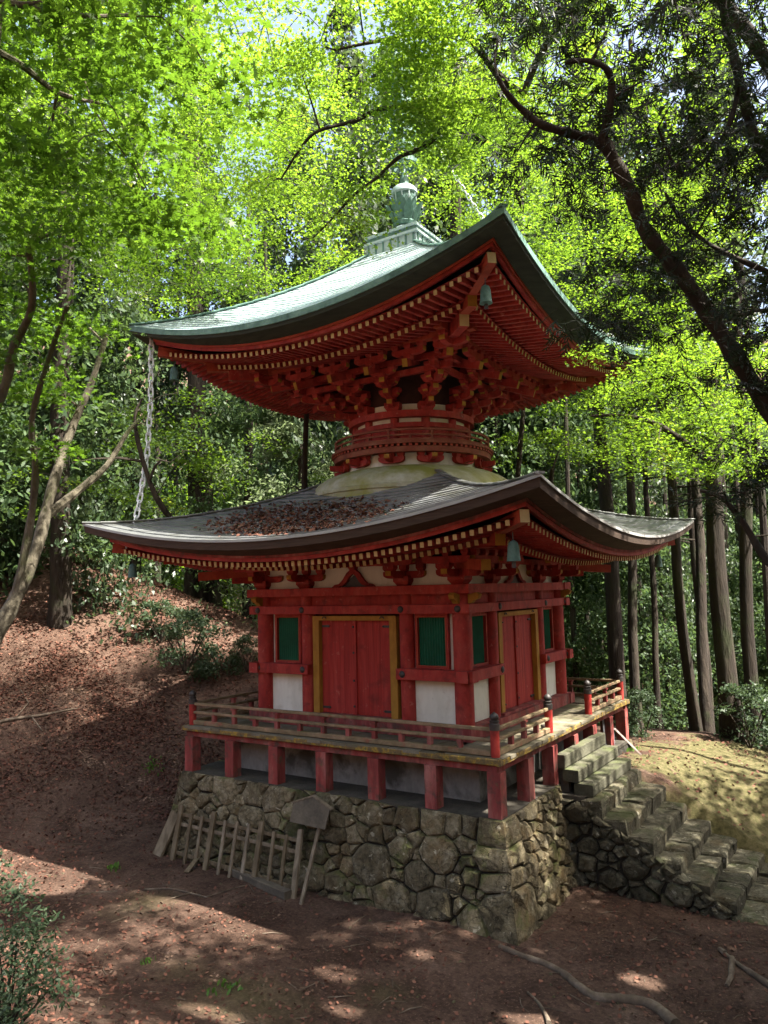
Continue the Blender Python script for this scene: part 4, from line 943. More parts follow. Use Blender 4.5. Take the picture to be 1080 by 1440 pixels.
b = MB(); c0 = Vector((.03, -3.49, -1.32)); b.bar(c0+Vector((-.40, 0, 0))+sl*.165, c0+sl*.315, .07, .02); b.bar(c0+sl*.316, c0+Vector((.40, 0, 0))+sl*.155, .07, .02); build('gable_strip', b, 'oldwood', sign)
# ------------------------------------------------------------------ odds and ends by the right end of the veranda
sh = MB(); n = 14; x0, y0 = 3.02, 1.9
for i in range(n):
    a0_, a1_ = y0+.62*i/n, y0+.62*(i+1)/n; d0, d1 = (.025 if i % 2 else 0), (0 if i % 2 else .025)
    sh.add([(x0+.03+d0, a0_, -1.07), (x0+.03+d1, a1_, -1.07), (x0+d1, a1_, -.42), (x0+d0, a0_, -.42), (x0+.025+d0, a0_, -1.07), (x0+.025+d1, a1_, -1.07), (x0-.005+d1, a1_, -.42), (x0-.005+d0, a0_, -.42)], [(0, 1, 2, 3), (7, 6, 5, 4), (3, 2, 6, 7), (0, 4, 5, 1)])
M['sheet'] = pmat('pale_sheet', [(.3, (.12, .125, .14)), (.7, (.30, .31, .34))], 3, (1, 1, .3), .4, .1, 30, .003)
build('corrugated_sheet', sh, 'sheet', label='pale corrugated sheet standing against the right end of the veranda', category='sheet')
b = MB(); b.bar((3.42, 1.36, -.50), (3.80, 1.62, -.98), .07, .03); M['paleboard'] = pmat('pale_pink_board', [(.3, (.52, .40, .36)), (.7, (.66, .56, .52))], 3, (1, 1, 1), .8, .2)
build('painted_batten', b, 'paleboard', label='short pale batten leaning beside the top timber step', category='batten')
b = MB(); b.lathe([(.045, 0), (.055, .05), (.05, .06), (.02, .065)], (2.86, -.72, -.20), 12); build('small_bowl', b, 'iron', smooth=True, label='small dark bowl on the deck behind the gate post', category='bowl')
# ------------------------------------------------------------------ fallen wood
def fallen(name, pxs, r0, r1, label, cat, lift=0.4, twigs=()):
    P = [np.array(on_ground(x, y))+np.array((random.uniform(-1, 1), random.uniform(-1, 1), 0))*r0*.4 for x, y in pxs]; pts = [Vector(q) for q in smooth_path(P, 5)]; m = len(pts); rr = [r0+(r1-r0)*i/(m-1) for i in range(m)]
    pts = [Vector((p.x, p.y, gz(p.x, p.y)+rr[i]*lift)) for i, p in enumerate(pts)]
    b = MB(); b.tube(pts, [q*random.uniform(.9, 1.1) for q in rr], 10)
    o = build(name, b, 'litterbranch', smooth=True, label=label, category=cat)
    for tw in twigs:
        T = [on_ground(x, y, .02) for x, y in tw]; c = MB(); c.tube(T, [r1*.9-(r1*.5)*i/len(T) for i in range(len(T))], 6); build('twig', c, 'litterbranch', o, smooth=True)
fallen('tree_root', [(704, 1334), (735, 1346), (765, 1357), (792, 1370), (812, 1388), (838, 1404), (872, 1409), (905, 1413), (925, 1424), (950, 1445)], .036, .066, 'thick bare root snaking over the ground below the stone base corner', 'root', .25)
fallen('fallen_branch', [(1020, 1345), (1038, 1360), (1060, 1375), (1085, 1392)], .02, .045, 'brown fallen branch at the lower right edge', 'branch', .6, [[(1030, 1352), (1028, 1378), (1022, 1390)], [(1020, 1345), (1012, 1338)]])
fallen('fallen_branch', [(742, 1398), (757, 1412), (768, 1430), (772, 1442)], .012, .03, 'short fallen stick at the lower middle, left of the root', 'branch', .6)
fallen('fallen_branch', [(204, 1252), (235, 1252), (262, 1257), (292, 1264)], .02, .012, 'pale fallen branch on bare earth in front of the lattice', 'branch', .8, [[(292, 1264), (320, 1254), (350, 1246), (358, 1258)], [(270, 1258), (240, 1266)]])
fallen('fallen_branch', [(-30, 1028), (10, 1016), (45, 1010), (85, 1003), (110, 998)], .05, .02, 'pale forked dead branch lying on the slope at the left edge', 'branch', .9, [[(20, 1014), (40, 990), (28, 970)], [(45, 1010), (60, 1030)], [(0, 1020), (-10, 990)]])
fallen('fallen_branch', [(228, 1078), (245, 1066), (262, 1052)], .014, .01, 'thin pale stick beside the left veranda corner', 'branch', .9)
fallen('fallen_branch', [(110, 1262), (135, 1256), (165, 1254)], .012, .008, 'thin dark twig on bare earth left of the lattice', 'branch', .9)
# ------------------------------------------------------------------ vegetation
def leaf_poly(kind):
    if kind == 'maple7':
        lob = [(0, 1.0), (40, .93), (83, .78), (128, .48)]; out = []
        tips = [(-a, l) for a, l in reversed(lob[1:])]+lob
        for i, (a, l) in enumerate(tips):
            out.append((l*sin(radians(a)), l*cos(radians(a))))
            if i < len(tips)-1: m = (a+tips[i+1][0])/2; out.append((.36*sin(radians(m)), .36*cos(radians(m))))
        out.append((0, -.12)); return np.array(out)*.55
    if kind == 'maple5':
        out = []
        tips = [(-125, .5), (-62, .85), (0, 1.0), (62, .85), (125, .5)]
        for i, (a, l) in enumerate(tips):
            out.append((l*sin(radians(a)), l*cos(radians(a))))
            if i < 4: m = (a+tips[i+1][0])/2; out.append((.36*sin(radians(m)), .36*cos(radians(m))))
        return np.array(out)*.55
    if kind == 'tri3':      # coarse three-lobed leaf for far crowns
        return np.array([(-.5, .15), (-.12, .12), (0, .6), (.12, .12), (.5, .15), (0, -.3)])
    if kind == 'oval': return np.array([(0, -.5), (.2, -.12), (.17, .22), (0, .5), (-.17, .22), (-.2, -.12)])
    if kind == 'quad': return np.array([(0, -.5), (.3, 0), (0, .5), (-.3, 0)])
    if kind == 'needle': return np.array([(0, -.5), (.075, -.1), (0, .5), (-.075, -.1)])
    if kind == 'curl': return np.array([(-.3, -.4), (.25, -.45), (.35, .1), (.05, .5), (-.3, .2)])
def frames(nrm, rs):
    a = rs.normal(size=nrm.shape); tx = np.cross(nrm, a); tx /= np.linalg.norm(tx, axis=1)[:, None]+1e-9
    return tx, np.cross(nrm, tx)
def leaf_mesh(name, kind, C, nrm, size, mat, rs, along=None, droop=.25):
    poly = leaf_poly(kind); k = len(poly); N = len(C)
    nrm = nrm/(np.linalg.norm(nrm, axis=1)[:, None]+1e-9)
    if along is None: tx, ty = frames(nrm, rs)
    else:
        ty = along/(np.linalg.norm(along, axis=1)[:, None]+1e-9); tx = np.cross(ty, nrm); tx /= np.linalg.norm(tx, axis=1)[:, None]+1e-9; nrm = np.cross(tx, ty)
    s = np.broadcast_to(np.asarray(size, float), (N,))[:, None, None]
    V = C[:, None, :]+s*(poly[None, :, 0:1]*tx[:, None, :]+poly[None, :, 1:2]*ty[:, None, :]-droop*(poly[None, :, 0:1]**2+.5*poly[None, :, 1:2]**2)*nrm[:, None, :])
    return npmesh(name, V.reshape(-1, 3), np.full(N, k), np.arange(N*k), mat)
def blobs(centers, radii, per, rs, flat=.3, tilt=.45, shell=0.0):
    """leaf positions in flattened clusters; returns positions and normals"""
    C = []; Nn = []
    for c, r, n in zip(centers, radii, per):
        u = rs.normal(size=(n, 3)); u /= np.linalg.norm(u, axis=1)[:, None]; rad = rs.uniform(shell, 1, n)**.5
        p = u*rad[:, None]*np.array([r, r, r*flat]); p[:, 2] -= .22*(p[:, 0]**2+p[:, 1]**2)/max(r, .2)
        C.append(p+np.asarray(c)[None, :]); nn = rs.normal(size=(n, 3))*tilt; nn[:, 2] += 1; Nn.append(nn)
    return np.concatenate(C), np.concatenate(Nn)
def grow_limbs(nodes, node_r, targets, rs, r_tip=.006, sag=.12, jit=.06, step=.35):
    """each target is joined to the nearest wood already there; returns tubes"""
    nodes = [np.array(p, float) for p in nodes]; nr = list(node_r); tubes = []
    order = sorted(range(len(targets)), key=lambda i: min(np.linalg.norm(targets[i]-p) for p in nodes[:: max(1, len(nodes)//60)]))
    for i in order:
        t = np.asarray(targets[i], float); arr = np.array(nodes); d = np.linalg.norm(arr-t, axis=1)+.35*np.maximum(0, arr[:, 2]-t[2])
        j = int(np.argmin(d)); p = nodes[j]; L = np.linalg.norm(t-p); m = max(2, int(L/step)); pts = [p]; rr0 = min(nr[j]*.7, .012+.016*L)
        side = rs.normal(size=3)*jit*L
        for k in range(1, m+1):
            f = k/m; q = p+(t-p)*f+side*sin(pi*f)*.6+np.array([0, 0, 1])*sag*L*sin(pi*f)+rs.normal(size=3)*.02*(k < m); pts.append(q)
        rad = [max(r_tip, rr0*(1-.75*k/m)) for k in range(m+1)]
        for q, r_ in zip(pts[1:], rad[1:]): nodes.append(q); nr.append(r_)
        tubes.append((pts, rad))
    return tubes
def tubes_mesh(tubes, name, segs=5):
    b = MB()
    for pts, rad in tubes: b.tube(pts, rad, segs if rad[0] < .05 else 8, cap=False)
    return b
def outside_pagoda(p, m=0.0):
    x, y, z = p
    if z > 9.3: return hypot(x, y) > .8+m
    if z > 5.9: lim = 4.2-1.0*(z-6.7) if z > 6.7 else 4.2
    elif z > 3.6: lim = 3.2
    else: lim = 4.8
    return not (abs(x) < lim+m and abs(y) < lim+m)
def px_targets(n, box, dist, rs, spacing=.0, cond=None):
    out = []; tries = 0
    while len(out) < n and tries < n*60:
        tries += 1; x, y = rs.uniform(box[0], box[1]), rs.uniform(box[2], box[3]); p = np.array(at(x, y, rs.uniform(*dist)))
        if not outside_pagoda(p, .5) or p[2] < gz(p[0], p[1])+1.2: continue
        if cond and not cond(x, y, p): continue
        if spacing and any(np.linalg.norm(p-q) < spacing for q in out): continue
        out.append(p)
    return out
def path_px(pts):                                # (px, py, dist) -> 3-D points
    return [np.array(at(*p)) for p in pts]
_spots = [(475, 1372, .34, .20), (905, 1382, .30, .22), (612, 1268, .20, .12), (745, 1436, .35, .25), (590, 1345, .2, .12), (250, 1240, .2, .1), (290, 1425, .5, .2), (480, 1420, .3, .15)]
GAPS = [(-2.45, -6.2, -5.3, 2.9, .95), (3.2, -2.6, -4.28, 3.0, .5), (8.0, -.5, -2.2, 2.4, 1.1)]+[(-2.45, on_ground(a, b_).x, on_ground(a, b_).y, r_, q_) for a, b_, r_, q_ in _spots]   # openings cut into the crowns along the sun direction to place sun patches
def in_gap(C):
    g = np.zeros(len(C), bool)
    for z, cx, cy_, rx, ry in GAPS:
        f = (C[:, 2]-z)/SUN_DIR.z; x = C[:, 0]-f*SUN_DIR.x; y = C[:, 1]-f*SUN_DIR.y
        g |= (((x-cx)/rx)**2+((y-cy_)/ry)**2 < 1) & (C[:, 2] > z)
    return g
def big_tree(name, label, cat, group, wood, targets, leafkind, leafmat_, size, per, rs, barkmat, cl_r=(.45, .8), flat=.28, tilt=.45, sag=.12, limb_mat=None):
    """wood: list of (points, r0, r1) tubes, the first is the trunk"""
    base = Vector(wood[0][0][0]); kw = dict(label=label, category=cat)
    if group: kw['group'] = group
    root = empty(name, base, **kw); nodes = []; nr = []
    for k, (pts, r0, r1) in enumerate(wood):
        sp = smooth_path(pts); m = len(sp); rr = [r0+(r1-r0)*i/(m-1) for i in range(m)]
        rr = [q*(1+.10*sin(i*1.9+k)) for i, q in enumerate(rr)]
        b = MB(); b.tube(sp, rr, 10 if r0 > .06 else 7); build('trunk' if k == 0 else 'limb', b, barkmat, root, smooth=True)
        nodes += sp; nr += rr
    tubes = grow_limbs(nodes, nr, targets, rs, sag=sag)
    if tubes:
        tb = tubes_mesh(tubes, 'branches', 5); build('branches', tb, limb_mat or barkmat, root, smooth=True, kind='stuff')
    per_ = rs.integers(int(per*.6), int(per*1.4), len(targets)); rad = rs.uniform(cl_r[0], cl_r[1], len(targets))
    C, Nn = blobs(targets, rad, per_, rs, flat, tilt)
    ok = np.array([outside_pagoda(p, -.1) for p in C]) & ~in_gap(C) & (np.linalg.norm(C-np.array(CAM), axis=1) > 3.0); C, Nn = C[ok], Nn[ok]
    o = Vector(base); me = leaf_mesh('crown', leafkind, C-np.array(o), Nn, rs.uniform(size*.7, size*1.25, len(C)), leafmat_, rs)
    put('crown', me, leafmat_, root, o, kind='stuff')
    return root, C, Nn
VR = np.random.default_rng(42)
# --- near maple at the left edge: leaning forked trunk, layered sprays across the top left
w = [(path_px([(-60, 985, 9.6), (-12, 905, 9.6), (20, 845, 9.6), (52, 770, 9.7), (72, 690, 9.9), (98, 610, 10.2), (128, 540, 10.4), (150, 470, 10.4)]), .11, .03),
     (path_px([(20, 845, 9.6), (42, 740, 9.5), (50, 660, 9.3), (45, 590, 9.1), (70, 500, 8.8), (95, 430, 8.5)]), .05, .02),
     (path_px([(-60, 700, 8.9), (-25, 610, 8.9), (8, 540, 8.8), (18, 490, 8.7), (45, 430, 8.4), (40, 340, 8.0)]), .065, .028),
     (path_px([(60, 730, 9.8), (110, 690, 10.2), (150, 655, 10.6), (178, 610, 11.0), (195, 590, 11.3)]), .06, .02),
     (path_px([(-80, 40, 6.8), (20, 85, 7.0), (80, 130, 7.2), (140, 145, 7.4)]), .035, .012),
     (path_px([(-80, -25, 6.4), (0, 0, 6.5), (110, 22, 6.7), (190, 20, 7.0)]), .03, .01)]
w[0][0].insert(0, np.array([w[0][0][0][0]-.9, w[0][0][0][1]-.3, gz(w[0][0][0][0]-.9, w[0][0][0][1]-.3)-.2]))
tg = px_targets(78, (-260, 330, -160, 430), (6.0, 10.5), VR, .42, lambda x, y, p: not (x > 105 and y > 350)) + px_targets(10, (-80, 110, 430, 640), (8.2, 11.0), VR, .5)
mapleL, CL, NL = big_tree('maple_tree', 'near maple with mossy forked trunk leaning in at the left edge', 'maple tree', None, w, tg, 'maple7', 'maple_shaded', .11, 230, VR, 'maplebark', (.45, .85), .30, .5)
# leaves nearest the lens, one by one
lm = bpy.data.meshes.new('maple_leaf'); _pl = leaf_poly('maple7'); lm.from_pydata([(a, b_, -.25*(a*a+.5*b_*b_)) for a, b_ in _pl], [], [tuple(range(len(_pl)))]); lm.materials.append(M['maple_shaded']); lm.update()
crownL = [c for c in mapleL.children if c.name.split('.')[0] == 'crown'][0]
_d = np.linalg.norm(CL-np.array(CAM), axis=1); near = np.argsort(_d)[:1600]; near = [i for i in near if (Vector(CL[i])-CAM).normalized().dot(FWD) > .78][:300]
for i in near:
    q = Vector(NL[i]).normalized().to_track_quat('Z', 'Y').to_matrix().to_4x4() @ Matrix.Rotation(VR.uniform(0, 6.28), 4, 'Z')
    put('leaf', lm, 'maple_shaded', crownL, Vector(CL[i])+Vector((0, 0, .06)), q.to_euler(), (.115,)*3)
# --- maple reaching over from the right, fine sprays before the finial
w = [(path_px([(1240, 900, 13.0), (1210, 600, 12.8), (1150, 300, 12.5), (1080, 90, 12.3), (960, -40, 12.1), (850, -20, 12.0), (770, 60, 11.9), (735, 135, 11.8)]), .14, .04),
     (path_px([(735, 135, 11.8), (700, 105, 11.6), (655, 50, 11.5), (605, 45, 11.4), (560, 52, 11.3), (470, 70, 11.2)]), .06, .018),
     (path_px([(720, 130, 11.8), (670, 140, 11.6), (620, 150, 11.4), (540, 152, 11.2), (500, 170, 11.1), (450, 183, 11.0), (425, 205, 11.0), (395, 252, 11.0)]), .05, .012),
     (path_px([(650, 145, 11.6), (615, 190, 11.3), (590, 210, 11.2), (560, 222, 11.1), (530, 250, 11.0), (500, 272, 10.9), (465, 310, 10.8), (440, 335, 10.8)]), .04, .010)]
w[0][0].insert(0, np.array([w[0][0][0][0]+.2, w[0][0][0][1], gz(w[0][0][0][0]+.2, w[0][0][0][1])-.2]))
tg = px_targets(112, (330, 860, -140, 300), (10.3, 13.5), VR, .44, lambda x, y, p: not (525 < x < 625 and y > 232) and not (y > 235 and x > 640)) + px_targets(26, (520, 640, 0, 215), (10.4, 13.5), VR, .25) + px_targets(16, (545, 610, -30, 190), (10.0, 11.5), VR, .2) + px_targets(22, (430, 830, -100, 220), (13, 16), VR, .4) + px_targets(9, (800, 960, 480, 565), (12.6, 14.4), VR, .4) + px_targets(16, (360, 520, 250, 370), (10.5, 13.0), VR, .45)
big_tree('maple_tree', 'maple whose thin dark branches fan out above the finial', 'maple tree', None, w, tg, 'maple5', 'maple', .075, 270, VR, 'darkbark', (.35, .7), .30, .5)
# --- maples behind the pagoda
def back_maple(label, px, dist, boxes, nn, rs, limbs=(), leafm='maple', size=.09, per=260, clr=(.6, 1.1), bark='darkbark'):
    b = at(px, 900, dist); x, y = b.x, b.y; z = gz(x, y)-.2; topz = at(px, boxes[0][3], dist).z
    tr = [np.array((x, y, z)), np.array((x+.25, y+.1, z+(topz-z)*.3)), np.array((x-.15, y+.2, z+(topz-z)*.6)), np.array((x+.3, y, topz))]
    w = [(tr, .13, .05)]+[(path_px(l), .07, .02) for l in limbs]; tg = []
    for bx, n in zip(boxes, nn): tg += px_targets(n, bx, (dist-2.8, dist+2.8), rs, .6)
    return big_tree('maple_tree', label, 'maple tree', 'maples growing around the pagoda', w, tg, 'maple5', leafm, size, per, rs, bark, clr, .28, .5)
back_maple('bright maple filling the space above the left end of the upper roof', 430, 17.5, [(150, 500, 60, 420), (230, 500, 380, 470)], (115, 12), VR)
back_maple('bright green maple glowing behind the right end of the upper roof', 735, 19, [(720, 1000, 250, 560), (560, 780, 40, 320)], (62, 50), VR)
back_maple('yellow green maple low behind the right side of the drum', 770, 17.5, [(700, 1100, 470, 660)], (85,), VR, [[(1000, 650, 16), (930, 600, 15.5), (880, 585, 15.5), (830, 585, 15.5)]])
back_maple('slim maple with pale flat sprays behind the left end of the lower roof', 420, 16.5, [(180, 480, 545, 700), (30, 240, 640, 760)], (26, 8), VR, [[(270, 760, 15.5), (220, 700, 15), (190, 600, 15), (200, 560, 15)]], per=170, clr=(.5, .9))
back_maple('tall maple crown high up at the top left behind the near leaves', -110, 16, [(-120, 360, -150, 330), (60, 420, -250, 250)], (75, 45), VR)
back_maple('tall maple crown high up at the top right behind the dark conifer', 1160, 17, [(760, 1180, -150, 330)], (70,), VR)
# --- dark conifer at the right, its limb crossing the corner of the view
w = [(path_px([(1250, 830, 8.8), (1150, 680, 8.6), (1080, 572, 8.5), (1030, 495, 8.4), (985, 425, 8.3), (940, 365, 8.2), (905, 320, 8.1), (885, 265, 8.0), (862, 222, 8.0), (846, 192, 8.0)]), .105, .055),
     (path_px([(850, 205, 8.0), (828, 195, 8.0), (795, 186, 7.9), (762, 175, 7.8), (735, 155, 7.8), (712, 130, 7.7), (700, 108, 7.7)]), .052, .02),
     (path_px([(848, 196, 8.0), (856, 160, 7.9), (860, 120, 7.9), (852, 96, 7.8), (825, 85, 7.8), (795, 88, 7.7)]), .045, .016),
     (path_px([(1150, 420, 8.8), (1085, 385, 8.9), (1040, 365, 9.0), (1000, 345, 9.1), (960, 312, 9.2), (935, 270, 9.2)]), .035, .015),
     (path_px([(1010, -60, 9.4), (1018, 20, 9.3), (1030, 70, 9.2), (1042, 120, 9.1), (1060, 190, 9.0), (1090, 240, 8.9), (1150, 330, 8.8), (1260, 520, 8.8)]), .035, .06),
     (path_px([(1120, 820, 8.9), (1080, 790, 9.0), (1045, 735, 9.1), (1015, 700, 9.2), (985, 690, 9.3)]), .05, .02),
     (path_px([(1040, 120, 9.1), (1030, 160, 8.9), (1012, 200, 8.8), (960, 245, 8.7), (925, 180, 8.6)]), .03, .012)]
_b = w[0][0][0]; w[0][0].insert(0, np.array([_b[0]+.5, _b[1]-.2, gz(_b[0]+.5, _b[1]-.2)-.2]))
tg = px_targets(74, (690, 1120, -60, 240), (7.3, 9.6), VR, .33) + px_targets(40, (800, 1120, 220, 470), (7.3, 9.4), VR, .33) + px_targets(9, (870, 1090, 440, 540), (7.6, 9.2), VR, .33) + px_targets(6, (1000, 1100, 610, 700), (8.6, 9.4), VR, .3)
tg = [t for t in tg]
base = Vector(w[0][0][0]); fir = empty('conifer_tree', base, label='dark conifer with a thick limb crossing the upper right', category='conifer'); nodes = []; nr = []
for k, (pts, r0, r1) in enumerate(w):
    sp = smooth_path(pts); m = len(sp); rr = [(r0+(r1-r0)*i/(m-1))*(1+.12*sin(i*1.7+k)) for i in range(m)]
    b = MB(); b.tube(sp, rr, 10); build('trunk' if k == 0 else 'limb', b, 'darkbark', fir, smooth=True); nodes += sp; nr += rr
tubes = grow_limbs(nodes, nr, tg, VR, r_tip=.005, sag=.10, jit=.10)
build('branches', tubes_mesh(tubes, 'b', 5), 'darkbark', fir, smooth=True, kind='stuff')
def sprays(tg, rs, n_tw, nn, spread, L, ln, droop=.5):
    C = []; A_ = []; Nm = []; tw = []
    for t in tg:
        for _ in range(rs.integers(int(n_tw*.6), int(n_tw*1.4))):
            o = t+rs.normal(size=3)*np.array([spread, spread, spread*.6]); d = rs.normal(size=3); d[2] = -abs(d[2])*droop-.2; d /= np.linalg.norm(d)
            nrm = np.cross(d, rs.normal(size=3)); nrm /= np.linalg.norm(nrm); sd = np.cross(nrm, d); Lx = L*rs.uniform(.6, 1.2); tw.append((o, o+d*Lx))
            f = np.linspace(.1, 1, nn)
            for s in (-1, 1):
                al = d[None, :]*.75+sd[None, :]*s*.66+rs.normal(size=(nn, 3))*.18; C.append(o+d*(f*Lx)[:, None]+al*ln*.42); A_.append(al); Nm.append(np.repeat(nrm[None, :], nn, 0)+rs.normal(size=(nn, 3))*.3)
    return np.concatenate(C), np.concatenate(A_), np.concatenate(Nm), tw
extra = []
for pts, rad in tubes:
    for q in pts[2::2]: extra.append(np.array(q))
C, A_, Nm, tw = sprays(list(tg)*2+extra[::2], VR, 8, 7, .18, .21, .095); _g = ~in_gap(C); C, A_, Nm = C[_g], A_[_g], Nm[_g]
C0 = np.array(base); put('crown', leaf_mesh('crown', 'needle', C-C0, Nm, VR.uniform(.075, .12, len(C)), 'nagi', VR, A_, .1), 'nagi', fir, base, kind='stuff')
b = MB()
for p, q in tw: b.tube([p, q], [.004, .002], 3, cap=False)
build('twigs', b, 'darkbark', fir, kind='stuff')
# --- straight cedars
def crown_cloud(kind, mat, rs, H, Rr, nb, per, size, flat, tilt, lo=0.0, cone=.6):
    cs = []; rad = []
    for i in range(nb):
        f = rs.uniform(0, 1)**.9; rr = Rr*((1-f)*cone+(1-cone)*sin(pi*min(1, f*.9+.1))) ; a = rs.uniform(0, 2*pi); q = rs.uniform(.25, 1)**.6
        cs.append((rr*q*cos(a), rr*q*sin(a), lo+(H-lo)*f)); rad.append(rs.uniform(.28, .5)*Rr*(1.1-.55*f))
    C, Nn = blobs(cs, rad, rs.integers(int(per*.5), int(per*1.5), nb), rs, flat, tilt); return leaf_mesh('crown', kind, C, Nn, rs.uniform(size*.6, size*1.3, len(C)), mat, rs), cs
CEDAR = [crown_cloud('quad', 'cedar', VR, 11, 2.0, 80, 100, .16, .5, .8, 0, .75)[0] for _ in range(2)]
def cedar(pb, pt, dist, width_px, label, crown=None, top=19, z_base=None):
    p0, p1 = at(pb[0], pb[1], dist), at(pt[0], pt[1], dist*1.01); r0 = width_px/2*dist/FPX
    d = (p1-p0); d = d/max(d.z, .1); zb = gz(p0.x, p0.y) if z_base is None else z_base
    base = p0+d*(zb-.3-p0.z); root = empty('cedar_tree', (base.x, base.y, zb), label=label, category='cedar tree', group='straight cedars around the clearing')
    n = 14; pts = [base+d*(top*i/n)+Vector((.05*sin(i*1.3+dist), .05*cos(i*.9), 0)) for i in range(n+1)]
    rr = [r0*(1.22 if i == 0 else 1)*(1-.55*i/n) for i in range(n+1)]
    b = MB(); b.tube(pts, rr, 12); build('trunk', b, 'bark', root, smooth=True)
    b = MB()
    for i in range(16):
        f = VR.uniform(.25, .75); q = base+d*(top*f); a = VR.uniform(0, 6.28); L = VR.uniform(.6, 1.8); e = q+Vector((cos(a)*L, sin(a)*L, VR.uniform(-.3, .1))); b.tube([q, q.lerp(e, .5)+Vector((0, 0, .1)), e], [.03, .018, .006], 5, cap=False)
    build('dead_branches', b, 'bark', root, kind='stuff')
    if crown is not None:
        q = base+d*(top*.45); put('crown', CEDAR[crown], 'cedar', root, q, (0, 0, VR.uniform(0, 6)), (1, 1, top*.5/11))
cedar((1027, 1062), (1003, 660), 20.0, 25, 'thickest cedar trunk standing on the mossy edge at the right', 0, 22)
cedar((979, 1062), (939, 640), 20.5, 14.5, 'slim dark cedar leaning left at the edge of the moss', 1, 19)
cedar((1000, 1050), (968, 640), 24, 12, 'slim straight cedar just right of the leaning one', 0, 20)
cedar((1060, 1075), (1046, 650), 20.5, 17, 'dark cedar trunk at the far right behind a shrub', 1, 20)
cedar((872, 985), (851, 690), 22.5, 22, 'grey cedar trunk seen past the right end of the lower roof', 0, 24)
cedar((896, 1030), (888, 760), 21.5, 14, 'thin dark cedar above the right corner of the veranda', 1, 20)
cedar((930, 1050), (915, 780), 22, 9, 'thinnest cedar pole between the roof corner and the leaning cedar', None, 16)
cedar((996, 1046), (990, 920), 21.5, 15, 'pale cedar trunk low between two dark ones', 1, 18)
cedar((84, 800), (88, 480), 24, 27, 'dark upright cedar trunk behind the forked maple', 0, 22)
cedar((281, 800), (277, 560), 28, 30, 'broad dark cedar trunk above the left end of the lower roof', 1, 24)
cedar((190, 790), (190, 600), 30, 14, 'thin cedar trunk behind the hanging chain', 0, 20)
cedar((262, 850), (266, 790), 27, 13, 'slender trunk on the slope under the left roof corner', None, 17)
cedar((303, 870), (299, 800), 27.5, 17, 'brown trunk on the slope just left of the pagoda wall', 1, 19)
cedar((350, 890), (350, 800), 26, 12, 'short looking trunk half hidden by the left wall of the pagoda', None, 17)
cedar((640, 640), (640, 300), 31, 26, 'cedar rising behind the pagoda right of the finial', 0, 27)
cedar((730, 640), (728, 300), 35, 26, 'cedar rising behind the near corner of the upper roof', 1, 29)
cedar((-60, 800), (-50, 480), 22, 30, 'cedar at the far left beyond the frame edge', 1, 22)
# --- undergrowth and the wood behind
EVER = [crown_cloud('oval', 'evergreen', VR, 9, 3.0, 80, 230, .17, .5, .8, 0, .35)[0] for _ in range(2)]
PALE = [crown_cloud('oval', 'pale', VR, 6, 2.6, 60, 230, .15, .45, .7, 0, .3)[0] for _ in range(1)]
BMAP = [crown_cloud('tri3', 'maple', VR, 9, 3.6, 80, 230, .17, .3, .55, 1.5, .2)[0] for _ in range(2)]
SHR = crown_cloud('oval', 'shrub', VR, 1.3, .8, 26, 130, .075, .6, .8, .1, .2)[0]
wood_pts = []
far = empty('distant_wood', (-30, 45, 0), label='mass of sunlit and shaded trees behind the clearing', kind='stuff', category='wood')
def stem(p, h, r): 
    b = MB(); b.tube([(p.x, p.y, p.z-.5), (p.x+.1, p.y, p.z+h*.5), (p.x, p.y+.1, p.z+h)], [r, r*.7, r*.35], 7); return b
fr = np.random.default_rng(99)
for i in range(96):
    px = -160+1400*((i*0.6180339)%1); d = 23+52*((i*.7548777)%1)**1.1; q = at(px, 840, d); z = gz(q.x, q.y)
    kind = fr.choice(4, p=[.52, .07, .13, .28]); yaw_ = fr.uniform(0, 6.28); sc = fr.uniform(.8, 1.35)
    if kind == 2 and (d < 36 or px > 760): kind = 0 if i % 3 else 3
    if px > 740 and d < 29: d = 29+(d-23)*.8; q = at(px, 840, d); z = gz(q.x, q.y)
    if kind == 0: me, mt, hh = EVER[i % 2], 'evergreen', 1.3*sc
    elif kind == 1: me, mt, hh = PALE[0], 'pale', 1.1*sc
    elif kind == 2: me, mt, hh = BMAP[i % 2], 'maple', 1.25*sc
    else: me, mt, hh = CEDAR[i % 2], 'cedar', 1.7*sc
    if d > 40: hh *= 1.25; sc *= 1.2
    put('tree_crown', me, mt, far, (q.x, q.y, z+fr.uniform(-.5, 1.2)), (0, 0, yaw_), (sc, sc, hh))
    if i % 2 == 0: build('tree_trunk', stem(Vector((q.x, q.y, z)), 7*hh, .16*sc), 'bark', far)
for i, (px, d, zo, sc, hh, k) in enumerate(((500, 36, 11, 1.6, 2.5, 0), (580, 33, 12, 1.6, 2.3, 1), (640, 37, 12, 1.7, 2.7, 0), (705, 33, 12, 1.6, 2.3, 1), (775, 37, 11, 1.6, 2.4, 0), (420, 38, 11, 1.6, 2.4, 1), (850, 34, 9, 1.4, 2.2, 0), (610, 42, 9, 1.8, 2.8, 1))):
    q = at(px, 840, d); z = gz(q.x, q.y); put('tree_crown', EVER[k], 'evergreen', far, (q.x, q.y, z+zo), (0, 0, i*2.1), (sc, sc, hh)); build('tree_trunk', stem(Vector((q.x, q.y, z)), zo+14, .25), 'bark', far)
